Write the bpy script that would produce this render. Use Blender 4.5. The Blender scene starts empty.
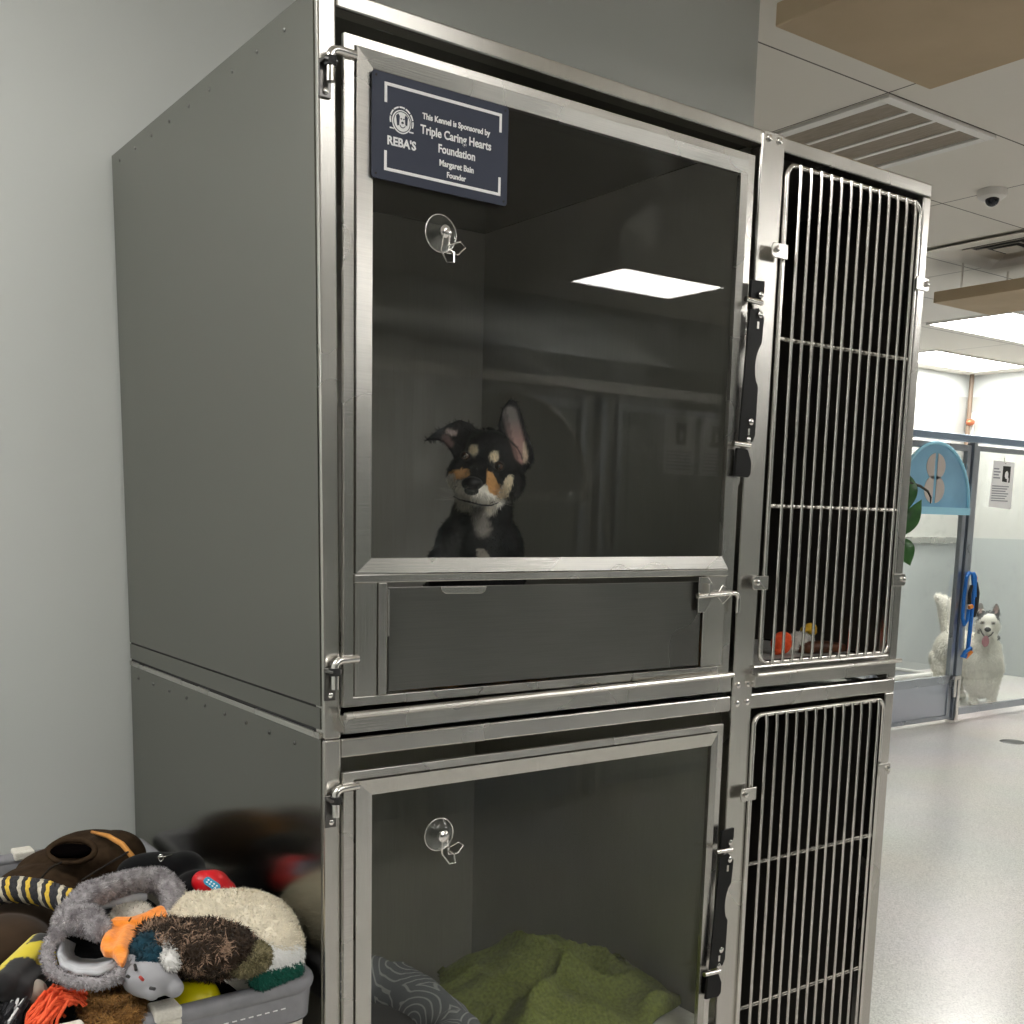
import bpy, bmesh, math, random
from mathutils import Vector, Matrix, noise
random.seed(7)
S = bpy.context.scene
C = S.collection
PI = math.pi

# ------------------------------------------------------------------ helpers
def link(name, me, mat=None, parent=None):
    o = bpy.data.objects.new(name, me)
    C.objects.link(o)
    if mat is not None and hasattr(me, 'materials'):
        me.materials.append(mat)
    if parent is not None:
        o.parent = parent
    return o

def tag(o, label=None, cat=None, group=None, kind=None):
    if label: o['label'] = label
    if cat: o['category'] = cat
    if group: o['group'] = group
    if kind: o['kind'] = kind
    return o

def thing(name, label, cat, loc=(0, 0, 0), rz=0, group=None):
    o = bpy.data.objects.new(name, None)
    C.objects.link(o)
    o.empty_display_size = .05
    o.location = loc
    o.rotation_euler = (0, 0, rz)
    return tag(o, label, cat, group)

class MB:
    def __init__(self): self.b = bmesh.new()
    def quad(self, *p):
        self.b.faces.new([self.b.verts.new(q) for q in p]); return self
    def hexa(self, a, c):                       # a: 4 points, c: 4 points opposite
        v = [self.b.verts.new(q) for q in list(a) + list(c)]
        n = len(a)
        self.b.faces.new(v[:n][::-1]); self.b.faces.new(v[n:])
        for i in range(n):
            j = (i + 1) % n
            self.b.faces.new((v[i], v[j], v[n + j], v[n + i]))
        return self
    def box(self, x0, y0, z0, x1, y1, z1):
        return self.hexa([(x0, y0, z0), (x1, y0, z0), (x1, y1, z0), (x0, y1, z0)],
                         [(x0, y0, z1), (x1, y0, z1), (x1, y1, z1), (x0, y1, z1)])
    def slabxz(self, pts, y0, y1):              # polygon in the front plane, given thickness
        return self.hexa([(x, y0, z) for x, z in pts], [(x, y1, z) for x, z in pts])
    def slabyz(self, pts, x0, x1):
        return self.hexa([(x0, y, z) for y, z in pts], [(x1, y, z) for y, z in pts])
    def slabxy(self, pts, z0, z1):
        return self.hexa([(x, y, z0) for x, y in pts], [(x, y, z1) for x, y in pts])
    def ring(self, loops):                      # loops: list of (x0,z0,x1,z1,y); closed profile ring
        L = []
        for (x0, z0, x1, z1, y) in loops:
            L.append([self.b.verts.new(q) for q in ((x0, y, z0), (x1, y, z0), (x1, y, z1), (x0, y, z1))])
        for k in range(len(L)):
            A, B = L[k], L[(k + 1) % len(L)]
            for i in range(4):
                j = (i + 1) % 4
                self.b.faces.new((A[i], A[j], B[j], B[i]))
        return self
    def tube(self, pts, r, n=10, closed=False, flat=1.0):
        P = [Vector(q) for q in pts]
        R = r if isinstance(r, (list, tuple)) else [r] * len(P)
        m = len(P)
        rings = []
        up = None
        for i in range(m):
            if closed: t = (P[(i + 1) % m] - P[i - 1])
            else: t = P[min(i + 1, m - 1)] - P[max(i - 1, 0)]
            t.normalize()
            if up is None:
                up = Vector((0, 0, 1)) if abs(t.z) < .9 else Vector((0, 1, 0))
            s = t.cross(up)
            if s.length < 1e-6: s = t.orthogonal()
            s.normalize(); up = s.cross(t).normalized()
            rings.append([self.b.verts.new(P[i] + (s * math.cos(2 * PI * k / n) + up * math.sin(2 * PI * k / n) * flat) * R[i]) for k in range(n)])
        rng = range(m if closed else m - 1)
        for i in rng:
            A, B = rings[i], rings[(i + 1) % m]
            for k in range(n):
                j = (k + 1) % n
                self.b.faces.new((A[k], A[j], B[j], B[k]))
        if not closed:
            self.b.faces.new(rings[0]); self.b.faces.new(rings[-1][::-1])
        return self
    def cyl(self, a, b, r, n=16, r2=None):
        return self.tube([a, b], [r, r if r2 is None else r2], n)
    def ell(self, c, r, rot=None, sub=3):
        M = Matrix.Translation(c) @ (rot.to_matrix().to_4x4() if rot is not None and hasattr(rot, 'to_matrix') else (rot or Matrix())) @ Matrix.Diagonal((r[0], r[1], r[2], 1))
        bmesh.ops.create_icosphere(self.b, subdivisions=sub, radius=1, matrix=M)
        return self
    def lathe(self, prof, c=(0, 0, 0), axis='z', n=32):
        rings = []
        for (r, h) in prof:
            ring = []
            for k in range(n):
                a = 2 * PI * k / n
                u, v = r * math.cos(a), r * math.sin(a)
                q = {'z': (u, v, h), 'y': (u, h, v), 'x': (h, u, v)}[axis]
                ring.append(self.b.verts.new((c[0] + q[0], c[1] + q[1], c[2] + q[2])))
            rings.append(ring)
        for A, B in zip(rings, rings[1:]):
            for k in range(n):
                j = (k + 1) % n
                self.b.faces.new((A[k], A[j], B[j], B[k]))
        self.b.faces.new(rings[0][::-1]); self.b.faces.new(rings[-1])
        return self
    def warp(self, f):
        for v in self.b.verts: v.co = f(v.co)
        return self
    def mesh(self, name):
        bmesh.ops.recalc_face_normals(self.b, faces=self.b.faces)
        me = bpy.data.meshes.new(name)
        self.b.to_mesh(me); self.b.free()
        return me
    def build(self, name, mat, parent=None, smooth=False, bevel=0, seg=2):
        o = link(name, self.mesh(name), mat, parent)
        if smooth:
            for p in o.data.polygons: p.use_smooth = True
        if smooth == 'auto':
            o.data.set_sharp_from_angle(angle=math.radians(35))
        if bevel:
            m = o.modifiers.new('edge', 'BEVEL'); m.width = bevel; m.segments = seg
            m.limit_method = 'ANGLE'; m.angle_limit = math.radians(35); m.harden_normals = False
        return o

def blob(prims, voxel, smooth=6, M=None):
    """a single continuous skin grown over overlapping rounded masses"""
    b = MB()
    for p in prims:
        if p[0] == 'e':
            b.ell(p[1], p[2], p[3] if len(p) > 3 else None, 3)
        elif p[0] == 'c':
            a, ra, c, rc = Vector(p[1]), p[2], Vector(p[3]), p[4]
            n = max(2, int((c - a).length / (min(ra, rc) * .4)) + 1)
            for i in range(n + 1):
                t = i / n
                r = ra + (rc - ra) * t
                b.ell(a.lerp(c, t), (r, r, r), None, 2)
        elif p[0] == 'h':
            b.hexa(p[1], p[2])
    me = b.mesh('tmp')
    o = link('tmp', me)
    m = o.modifiers.new('r', 'REMESH'); m.mode = 'VOXEL'; m.voxel_size = voxel
    if smooth:
        s = o.modifiers.new('s', 'SMOOTH'); s.iterations = smooth; s.factor = .5
    dg = bpy.context.evaluated_depsgraph_get()
    out = bpy.data.meshes.new_from_object(o.evaluated_get(dg))
    bpy.data.objects.remove(o)
    bpy.data.meshes.remove(me)
    for p in out.polygons: p.use_smooth = True
    if M is not None: out.transform(M)
    return out

def paint(me, fn):
    at = me.color_attributes.new('Col', 'FLOAT_COLOR', 'POINT')
    for v, d in zip(me.vertices, at.data):
        c = fn(v.co, v.normal)
        d.color = (c[0], c[1], c[2], 1)

def fur(me, n, length, width, comb=(0, 0, -.4), rnd=.5, lift=.7, fn=None, var=.25, curl=0, keep=None):
    me.calc_loop_triangles()
    at = me.color_attributes.get('Col')
    tris = me.loop_triangles
    cum = []; s = 0
    for t in tris:
        s += t.area; cum.append(s)
    import bisect
    vs, fs, cs = [], [], []
    comb = Vector(comb)
    for k in range(n):
        t = tris[min(bisect.bisect(cum, random.random() * s), len(tris) - 1)]
        a, b_, c = [me.vertices[i] for i in t.vertices]
        u, v = random.random(), random.random()
        if u + v > 1: u, v = 1 - u, 1 - v
        P = a.co * (1 - u - v) + b_.co * u + c.co * v
        N = t.normal
        if keep and not keep(P, N): continue
        T = (comb + Vector([random.uniform(-1, 1) for _ in range(3)]) * rnd)
        T = T - N * T.dot(N)
        L = length * random.uniform(.6, 1.2)
        W = N.cross(T) if T.length > 1e-4 else N.orthogonal()
        W = W.normalized() * width * .5
        base = P - N * length * .08
        if at:
            col = [x for x in at.data[t.vertices[random.randrange(3)]].color][:3]
        else: col = fn(P, N)
        f = 1 + random.uniform(-var, var)
        col = [x * f for x in col]
        mid = P + (N * lift * .6 + T * .5).normalized() * L * .55
        tip = mid + (N * lift * .35 + T).normalized() * L * .5 + (W.normalized() * curl * L * random.uniform(-1, 1))
        i = len(vs)
        vs += [base - W, base + W, mid + W * .8, mid - W * .8, tip]
        fs += [(i, i + 1, i + 2, i + 3), (i + 3, i + 2, i + 4)]
        cs += [col] * 5
    out = bpy.data.meshes.new('fur')
    out.from_pydata([tuple(v) for v in vs], [], fs)
    out.update()
    ca = out.color_attributes.new('Col', 'FLOAT_COLOR', 'POINT')
    for d, c in zip(ca.data, cs): d.color = (c[0], c[1], c[2], 1)
    return out

def text(name, body, size, loc, mat, parent, sx=1.0, bold=0.0, align='CENTER', face='-y', ext=.0004):
    cu = bpy.data.curves.new(name, 'FONT')
    cu.body = body; cu.size = size; cu.align_x = align; cu.extrude = ext; cu.offset = bold
    cu.resolution_u = 3
    t = bpy.data.objects.new('t', cu); C.objects.link(t)
    dg = bpy.context.evaluated_depsgraph_get()
    me = bpy.data.meshes.new_from_object(t.evaluated_get(dg))
    bpy.data.objects.remove(t)
    me.transform(Matrix.Diagonal((sx, 1, 1, 1)))
    R = Matrix.Rotation(PI / 2, 4, 'X')
    if face == '+y': R = Matrix.Rotation(PI, 4, 'Z') @ R
    me.transform(Matrix.Translation(loc) @ R)
    me.materials.clear()
    return link(name, me, mat, parent)

# ------------------------------------------------------------------ materials
def new_mat(name):
    m = bpy.data.materials.new(name); m.use_nodes = True
    n = m.node_tree.nodes; p = n['Principled BSDF']
    return m, m.node_tree, n, p

def setp(p, **k):
    names = dict(col='Base Color', rough='Roughness', metal='Metallic', ior='IOR', aniso='Anisotropic', arot='Anisotropic Rotation',
                 sheen='Sheen Weight', coat='Coat Weight', alpha='Alpha', trans='Transmission Weight', spec='Specular IOR Level', sub='Subsurface Weight')
    for a, v in k.items():
        p.inputs[names[a]].default_value = (*v, 1) if a == 'col' else v

def plain(name, col, rough=.5, metal=0, **k):
    m, nt, n, p = new_mat(name); setp(p, col=col, rough=rough, metal=metal, **k); return m

def noisy(name, c1, c2, scale=20, rough=.6, metal=0, bump=.0, stretch=(1, 1, 1), detail=4, bscale=None, r2=None, **k):
    m, nt, n, p = new_mat(name); setp(p, rough=rough, metal=metal, **k)
    tc = n.new('ShaderNodeTexCoord'); mp = n.new('ShaderNodeMapping'); mp.inputs['Scale'].default_value = stretch
    nt.links.new(tc.outputs['Object'], mp.inputs[0])
    t = n.new('ShaderNodeTexNoise'); t.inputs['Scale'].default_value = scale; t.inputs['Detail'].default_value = detail
    nt.links.new(mp.outputs[0], t.inputs['Vector'])
    r = n.new('ShaderNodeValToRGB')
    r.color_ramp.elements[0].position = .35; r.color_ramp.elements[1].position = .65
    r.color_ramp.elements[0].color = (*c1, 1); r.color_ramp.elements[1].color = (*c2, 1)
    nt.links.new(t.outputs['Fac'], r.inputs[0]); nt.links.new(r.outputs[0], p.inputs['Base Color'])
    if r2 is not None:
        q = n.new('ShaderNodeMapRange'); q.inputs['To Min'].default_value = rough; q.inputs['To Max'].default_value = r2
        nt.links.new(t.outputs['Fac'], q.inputs['Value']); nt.links.new(q.outputs[0], p.inputs['Roughness'])
    if bump:
        b = n.new('ShaderNodeBump'); b.inputs['Strength'].default_value = bump; b.inputs['Distance'].default_value = .002
        t2 = t
        if bscale:
            t2 = n.new('ShaderNodeTexNoise'); t2.inputs['Scale'].default_value = bscale; nt.links.new(mp.outputs[0], t2.inputs['Vector'])
        nt.links.new(t2.outputs['Fac'], b.inputs['Height']); nt.links.new(b.outputs[0], p.inputs['Normal'])
    return m

def steel(name, col, rough, brush='h', aniso=.5, var=.12, bump=.15, metal=1.0, rv=.25):
    """brushed stainless: long thin grain and a little uneven polish"""
    m, nt, n, p = new_mat(name); setp(p, metal=metal, aniso=aniso)
    tg = n.new('ShaderNodeTangent'); tg.direction_type = 'RADIAL'; tg.axis = 'Z'
    nt.links.new(tg.outputs[0], p.inputs['Tangent'])
    p.inputs['Anisotropic Rotation'].default_value = 0 if brush == 'h' else .25
    tc = n.new('ShaderNodeTexCoord'); mp = n.new('ShaderNodeMapping')
    mp.inputs['Scale'].default_value = (3, 3, 220) if brush == 'h' else (220, 220, 3)
    nt.links.new(tc.outputs['Object'], mp.inputs[0])
    g = n.new('ShaderNodeTexNoise'); g.inputs['Scale'].default_value = 3; g.inputs['Detail'].default_value = 2
    nt.links.new(mp.outputs[0], g.inputs['Vector'])
    w = n.new('ShaderNodeTexNoise'); w.inputs['Scale'].default_value = 5; w.inputs['Detail'].default_value = 1.5
    nt.links.new(tc.outputs['Object'], w.inputs['Vector'])
    a = n.new('ShaderNodeMath'); a.operation = 'MULTIPLY_ADD'; a.inputs[1].default_value = .5
    nt.links.new(g.outputs['Fac'], a.inputs[0])
    h = n.new('ShaderNodeMath'); h.operation = 'MULTIPLY'; h.inputs[1].default_value = .5
    nt.links.new(w.outputs['Fac'], h.inputs[0]); nt.links.new(h.outputs[0], a.inputs[2])
    r = n.new('ShaderNodeValToRGB'); r.color_ramp.interpolation = 'EASE'; r.color_ramp.elements[0].position = .15; r.color_ramp.elements[1].position = .85
    r.color_ramp.elements[0].color = (*[x * (1 - var) for x in col], 1); r.color_ramp.elements[1].color = (*[min(1, x * (1 + var)) for x in col], 1)
    nt.links.new(a.outputs[0], r.inputs[0]); nt.links.new(r.outputs[0], p.inputs['Base Color'])
    q = n.new('ShaderNodeMapRange'); q.inputs['From Min'].default_value = .1; q.inputs['From Max'].default_value = .9
    q.inputs['To Min'].default_value = rough * (1 - rv); q.inputs['To Max'].default_value = rough * (1 + rv)
    nt.links.new(w.outputs['Fac'], q.inputs['Value']); nt.links.new(q.outputs[0], p.inputs['Roughness'])
    b = n.new('ShaderNodeBump'); b.inputs['Strength'].default_value = bump; b.inputs['Distance'].default_value = .0006
    nt.links.new(g.outputs['Fac'], b.inputs['Height']); nt.links.new(b.outputs[0], p.inputs['Normal'])
    return m

def glass(name, tint=(.9, .92, .9), haze=.04, ior=1.55, smear=(3, 3, 3)):
    """clear sheet: mirror at the Fresnel share, rest goes through, with wiped-on smears"""
    m = bpy.data.materials.new(name); m.use_nodes = True
    nt = m.node_tree; n = nt.nodes; n.clear()
    out = n.new('ShaderNodeOutputMaterial')
    tr = n.new('ShaderNodeBsdfTransparent'); tr.inputs[0].default_value = (*tint, 1)
    gl = n.new('ShaderNodeBsdfGlossy'); gl.inputs['Roughness'].default_value = .0; gl.inputs[0].default_value = (1, 1, 1, 1)
    fr = n.new('ShaderNodeFresnel'); fr.inputs[0].default_value = ior
    mx = n.new('ShaderNodeMixShader')
    ge = n.new('ShaderNodeNewGeometry'); io = n.new('ShaderNodeMapRange')       # same index seen from either face of the thin sheet
    io.inputs['To Min'].default_value = ior; io.inputs['To Max'].default_value = 1 / ior
    nt.links.new(ge.outputs['Backfacing'], io.inputs['Value']); nt.links.new(io.outputs[0], fr.inputs[0])
    nt.links.new(fr.outputs[0], mx.inputs[0]); nt.links.new(tr.outputs[0], mx.inputs[1]); nt.links.new(gl.outputs[0], mx.inputs[2])
    df = n.new('ShaderNodeBsdfDiffuse'); df.inputs[0].default_value = (.75, .77, .74, 1)
    tc = n.new('ShaderNodeTexCoord'); mp = n.new('ShaderNodeMapping'); mp.inputs['Scale'].default_value = smear
    nt.links.new(tc.outputs['Object'], mp.inputs[0])
    t = n.new('ShaderNodeTexNoise'); t.inputs['Scale'].default_value = 3.0; t.inputs['Detail'].default_value = 7; t.inputs['Distortion'].default_value = 1.2
    nt.links.new(mp.outputs[0], t.inputs['Vector'])
    t2 = n.new('ShaderNodeTexNoise'); t2.inputs['Scale'].default_value = 2.2; t2.inputs['Detail'].default_value = 2
    nt.links.new(tc.outputs['Object'], t2.inputs['Vector'])
    a = n.new('ShaderNodeMapRange'); a.inputs['From Min'].default_value = .52; a.inputs['From Max'].default_value = .78; a.inputs['To Max'].default_value = haze * 4
    a.inputs['To Min'].default_value = haze * .1
    nt.links.new(t.outputs['Fac'], a.inputs['Value'])
    b = n.new('ShaderNodeMapRange'); b.inputs['From Min'].default_value = .35; b.inputs['From Max'].default_value = .65
    nt.links.new(t2.outputs['Fac'], b.inputs['Value'])
    mu = n.new('ShaderNodeMath'); mu.operation = 'MULTIPLY'
    nt.links.new(a.outputs[0], mu.inputs[0]); nt.links.new(b.outputs[0], mu.inputs[1])
    m2 = n.new('ShaderNodeMixShader')
    nt.links.new(mu.outputs[0], m2.inputs[0]); nt.links.new(mx.outputs[0], m2.inputs[1]); nt.links.new(df.outputs[0], m2.inputs[2])
    nt.links.new(m2.outputs[0], out.inputs[0])
    return m

def attr_mat(name, rough=.8, sheen=.3, spec=.3):
    m, nt, n, p = new_mat(name); setp(p, rough=rough, sheen=sheen, spec=spec)
    a = n.new('ShaderNodeAttribute'); a.attribute_name = 'Col'
    nt.links.new(a.outputs['Color'], p.inputs['Base Color'])
    return m

def emit(name, col, s):
    m = bpy.data.materials.new(name); m.use_nodes = True
    n = m.node_tree.nodes; n.clear()
    o = n.new('ShaderNodeOutputMaterial'); e = n.new('ShaderNodeEmission')
    e.inputs[0].default_value = (*col, 1); e.inputs[1].default_value = s
    m.node_tree.links.new(e.outputs[0], o.inputs[0]); return m

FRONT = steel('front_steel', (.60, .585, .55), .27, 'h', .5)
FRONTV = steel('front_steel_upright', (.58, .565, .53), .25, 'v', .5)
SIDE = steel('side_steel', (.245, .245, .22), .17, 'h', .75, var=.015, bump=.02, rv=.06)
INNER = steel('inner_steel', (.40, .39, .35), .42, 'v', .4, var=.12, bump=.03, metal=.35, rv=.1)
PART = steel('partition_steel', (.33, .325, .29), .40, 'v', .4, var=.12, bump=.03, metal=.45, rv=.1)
INNERSHADE = steel('inner_steel_shaded', (.07, .065, .056), .42, 'v', .4, var=.12, bump=.03, metal=.6, rv=.1)  # shade inside the closed narrow kennels put into the steel colour
HATCH = steel('hatch_steel', (.25, .245, .23), .3, 'h', .4)
WIRE = plain('bright_wire', (.72, .70, .66), .22, 1)
PIN = plain('polished_pin', (.75, .73, .70), .15, 1)
BLACK = plain('black_plate', (.008, .008, .008), .42, 0, spec=.2)
RUB = plain('black_rubber', (.012, .012, .012), .6)
GLASS = glass('door_glass', (.97, .975, .97), .008, 1.31)
GLASS_LOW = glass('lower_door_glass', (.94, .95, .92), .005, 1.30, (6, 6, .8))
RUNGLASS = glass('run_glass', (.95, .97, .96), .022, 1.45)
WALL = noisy('wall_paint', (.53, .55, .53), (.56, .58, .56), 1.5, .55, bump=.03, bscale=300)
WHITEWALL = noisy('white_wall_paint', (.64, .67, .66), (.69, .72, .71), 1.5, .5)
PANELWALL = steel('wall_panel', (.50, .50, .475), .35, 'v', .2, var=.04, bump=.02, metal=.25)
CLOUD = noisy('beige_panel_fabric', (.46, .36, .24), (.52, .41, .28), 3, .9)
CLOUDEDGE = CLOUD
LIGHT = emit('light_diffuser', (1.0, .98, .94), 14)
LIGHTFILL = emit('fill_diffuser', (1.0, .98, .95), 10.5)  # for the unseen fill panels added to the ceiling
WHITE = plain('white_plastic', (.75, .73, .70), .4)
ALU = steel('run_frame_metal', (.42, .45, .50), .3, 'v', .3)
BLUEALU = steel('run_top_metal', (.36, .46, .60), .3, 'h', .3)

def floor_mat():
    m, nt, n, p = new_mat('speckled_floor')
    tc = n.new('ShaderNodeTexCoord')
    v = n.new('ShaderNodeTexVoronoi'); v.inputs['Scale'].default_value = 260
    nt.links.new(tc.outputs['Object'], v.inputs['Vector'])
    r = n.new('ShaderNodeValToRGB')
    e = r.color_ramp.elements
    e[0].position = .0; e[0].color = (.30, .27, .24, 1); e[1].position = .75; e[1].color = (.62, .58, .53, 1)
    x = e.new(.3); x.color = (.44, .41, .37, 1)
    nt.links.new(v.outputs['Color'], r.inputs[0])
    w = n.new('ShaderNodeTexNoise'); w.inputs['Scale'].default_value = 1.2; w.inputs['Detail'].default_value = 3
    nt.links.new(tc.outputs['Object'], w.inputs['Vector'])
    mx = n.new('ShaderNodeMix'); mx.data_type = 'RGBA'; mx.blend_type = 'MULTIPLY'; mx.inputs[0].default_value = .35
    nt.links.new(r.outputs[0], mx.inputs[6]); nt.links.new(w.outputs['Color'], mx.inputs[7])
    hs = n.new('ShaderNodeHueSaturation'); hs.inputs['Saturation'].default_value = .55; hs.inputs['Value'].default_value = 1.3
    nt.links.new(mx.outputs[2], hs.inputs['Color'])
    nt.links.new(hs.outputs[0], p.inputs['Base Color'])
    p.inputs['Roughness'].default_value = .3; p.inputs['Coat Weight'].default_value = .2; p.inputs['Coat Roughness'].default_value = .15
    b = n.new('ShaderNodeBump'); b.inputs['Strength'].default_value = .35; b.inputs['Distance'].default_value = .001
    t = n.new('ShaderNodeTexNoise'); t.inputs['Scale'].default_value = 170; nt.links.new(tc.outputs['Object'], t.inputs['Vector'])
    nt.links.new(t.outputs['Fac'], b.inputs['Height']); nt.links.new(b.outputs[0], p.inputs['Normal'])
    return m

def ceiling_mat():
    m, nt, n, p = new_mat('ceiling_tiles'); p.inputs['Roughness'].default_value = .8
    tc = n.new('ShaderNodeTexCoord'); sx = n.new('ShaderNodeSeparateXYZ'); nt.links.new(tc.outputs['Object'], sx.inputs[0])
    masks = []
    for ax, off, mod in (('X', 2.7465, 1.355), ('Y', 1.161, .6775)):
        a = n.new('ShaderNodeMath'); a.operation = 'SUBTRACT'; a.inputs[1].default_value = off - 50 * mod
        nt.links.new(sx.outputs[ax], a.inputs[0])
        b = n.new('ShaderNodeMath'); b.operation = 'MODULO'; b.inputs[1].default_value = mod
        nt.links.new(a.outputs[0], b.inputs[0])
        c = n.new('ShaderNodeMath'); c.operation = 'LESS_THAN'; c.inputs[1].default_value = .007
        nt.links.new(b.outputs[0], c.inputs[0]); masks.append(c)
    mx = n.new('ShaderNodeMath'); mx.operation = 'MAXIMUM'
    nt.links.new(masks[0].outputs[0], mx.inputs[0]); nt.links.new(masks[1].outputs[0], mx.inputs[1])
    t = n.new('ShaderNodeTexNoise'); t.inputs['Scale'].default_value = 1.5; nt.links.new(tc.outputs['Object'], t.inputs['Vector'])
    r = n.new('ShaderNodeValToRGB'); r.color_ramp.elements[0].color = (.70, .67, .61, 1); r.color_ramp.elements[1].color = (.76, .73, .67, 1)
    nt.links.new(t.outputs['Fac'], r.inputs[0])
    m2 = n.new('ShaderNodeMix'); m2.data_type = 'RGBA'; nt.links.new(mx.outputs[0], m2.inputs[0])
    nt.links.new(r.outputs[0], m2.inputs[6]); m2.inputs[7].default_value = (.10, .09, .08, 1)
    nt.links.new(m2.outputs[2], p.inputs['Base Color'])
    return m

# ------------------------------------------------------------------ camera
cam_d = bpy.data.cameras.new('camera'); cam = bpy.data.objects.new('camera', cam_d); C.objects.link(cam)
YAW, PIT, ROL = .62846, -.150068, .0232678
F = Vector((math.sin(YAW) * math.cos(PIT), math.cos(YAW) * math.cos(PIT), math.sin(PIT)))
R0 = Vector((math.cos(YAW), -math.sin(YAW), 0)); U0 = R0.cross(F)
R1 = R0 * math.cos(ROL) + U0 * math.sin(ROL); U1 = -R0 * math.sin(ROL) + U0 * math.cos(ROL)
CP = Vector((-.718769, -1.452475, 1.484642))
M = Matrix((R1, U1, -F)).transposed().to_4x4(); M.translation = CP
cam.matrix_world = M
cam_d.sensor_width = 36; cam_d.sensor_fit = 'HORIZONTAL'; cam_d.lens = 1112.124 / 1024 * 36
cam_d.shift_x = 0; cam_d.shift_y = (682 - 512) / 1024
cam_d.clip_start = .05
S.camera = cam

# ------------------------------------------------------------------ the room
H = 2.97
def cx(x): return CP.x + (x - CP.x) * 1.1292            # ceiling level positions
def cy(y): return CP.y + (y - CP.y) * 1.1292
XR, YFAR = 9.80, 5.25
def struct(name, mb, mat, parent=None, **k):
    o = mb.build(name, mat, parent, **k)
    if parent is None: o['kind'] = 'structure'
    return o
struct('floor', MB().box(-3.2, -5.1, -.1, 10.0, 5.4, 0), floor_mat())
struct('ceiling', MB().box(-3.2, -5.1, H, 10.0, 5.4, H + .1), ceiling_mat())
struct('wall_back', MB().box(-3.2, .918, 0, 1.818, 1.05, H), WALL)
struct('wall_left', MB().box(-3.2, -5.1, 0, -3.0, .918, H), WALL)
struct('wall_far', MB().box(1.68, YFAR, 0, 10.0, YFAR + .12, H), WHITEWALL)
struct('wall_right', MB().box(XR, -5.1, 0, 10.0, YFAR, H), WHITEWALL)
struct('wall_hall', MB().box(1.68, 1.05, 0, 1.80, YFAR, H), WALL)
struct('wall_front', MB().box(-3.2, -5.1, 0, 10.0, -4.9, H), noisy('dimmed_wall_paint', (.34, .36, .35), (.38, .40, .39), 1.5, .5))  # white wall darkened in colour to dim its reflection in the kennel glass
# steel sheet cladding on the walls behind the runs, with seams
FRP = noisy('grey_wall_board', (.33, .35, .345), (.37, .39, .385), 1.2, .45)
cl = MB(); lo_ = MB()
for x0 in [1.85 + 1.32 * i for i in range(6)]:
    cl.box(x0, YFAR - .012, 1.35, min(x0 + 1.312, XR - .012), YFAR, 2.755)
    lo_.box(x0, YFAR - .012, 0, min(x0 + 1.312, XR - .012), YFAR, 1.29)
struct('trim_1', cl, PANELWALL); struct('trim_5', lo_, FRP)
struct('trim_2', MB().box(1.85, YFAR - .04, 1.29, XR - .012, YFAR, 1.35), FRONT)
cl = MB(); lo_ = MB()
for y0 in [-4.9 + 1.3 * i for i in range(8)]:
    cl.box(XR - .012, y0, 1.35, XR, min(y0 + 1.292, YFAR - .01), 2.755)
    lo_.box(XR - .012, y0, 0, XR, min(y0 + 1.292, YFAR - .01), 1.35)
struct('trim_3', cl, PANELWALL); struct('trim_6', lo_, FRP)
cl = MB()
for x0 in [-2.9 + 1.3 * i for i in range(9)]:
    cl.box(x0, -4.9, 0, x0 + 1.29, -4.888, 2.6)
struct('trim_4', cl, noisy('dimmed_run_wall', (.09, .095, .09), (.12, .125, .12), 1.2, .5))  # cladding darkened so the mirrored run interiors look unlit

# ------------------------------------------------------------------ ceiling things
def ceiling_light(x0, y0, x1, y1, label, mat=LIGHT, mir=False):
    x0, x1 = cx(x0), cx(x1)
    if mir: y0, y1 = 1.4525 + (y0 - 1.4525) * 1.1292, 1.4525 + (y1 - 1.4525) * 1.1292
    else: y0, y1 = cy(y0), cy(y1)
    t = thing('ceiling_light', label, 'ceiling light', ((x0 + x1) / 2, (y0 + y1) / 2, H), 0, None)
    w, d = (x1 - x0) / 2, (y1 - y0) / 2
    f = MB()
    f.box(-w, -d, -.012, w, -d + .02, .0); f.box(-w, d - .02, -.012, w, d, .0)
    f.box(-w, -d + .02, -.012, -w + .02, d - .02, 0); f.box(w - .02, -d + .02, -.012, w, d - .02, 0)
    f.build('frame', WHITE, t)
    MB().box(-w + .02, -d + .02, -.006, w - .02, d - .02, -.001).build('diffuser', mat, t)
    return t
ceiling_light(5.97, 2.55, 7.25, 3.17, 'bright rectangular ceiling light in front of the far dog run, nearer of the two')
ceiling_light(7.02, 3.78, 8.32, 4.28, 'bright rectangular ceiling light above the white dog, in the room corner')
ceiling_light(3.34, -3.72, 4.14, -3.22, 'bright rectangular ceiling light mirrored in the upper glass door', mir=True)
ceiling_light(-.1, -1.95, 1.1, -1.35, 'rectangular ceiling light above the toy basket aisle', emit('light_diffuser_near', (1.0, .98, .95), 4.5), mir=True)
ceiling_light(4.9, -1.4, 6.1, -.8, 'added fill light panel over the middle of the open floor', LIGHTFILL)  # unseen panel added to lift the room light
ceiling_light(-2.2, -.4, -1.0, .2, 'added fill light panel near the grey painted wall, left of the kennels', LIGHTFILL)  # added out of view to brighten the wall and basket side
ceiling_light(-.7, -3.6, .5, -3.0, 'added fill light panel above the row of runs facing the kennels', LIGHTFILL, mir=True)  # added behind the camera for ambient light, clear of the pane reflection
ceiling_light(3.75, -2.75, 4.95, -2.15, 'added fill light panel above the dark glass run facing the kennels', LIGHTFILL, mir=True)  # added out of view to brighten the joining strip and right frames

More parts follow.
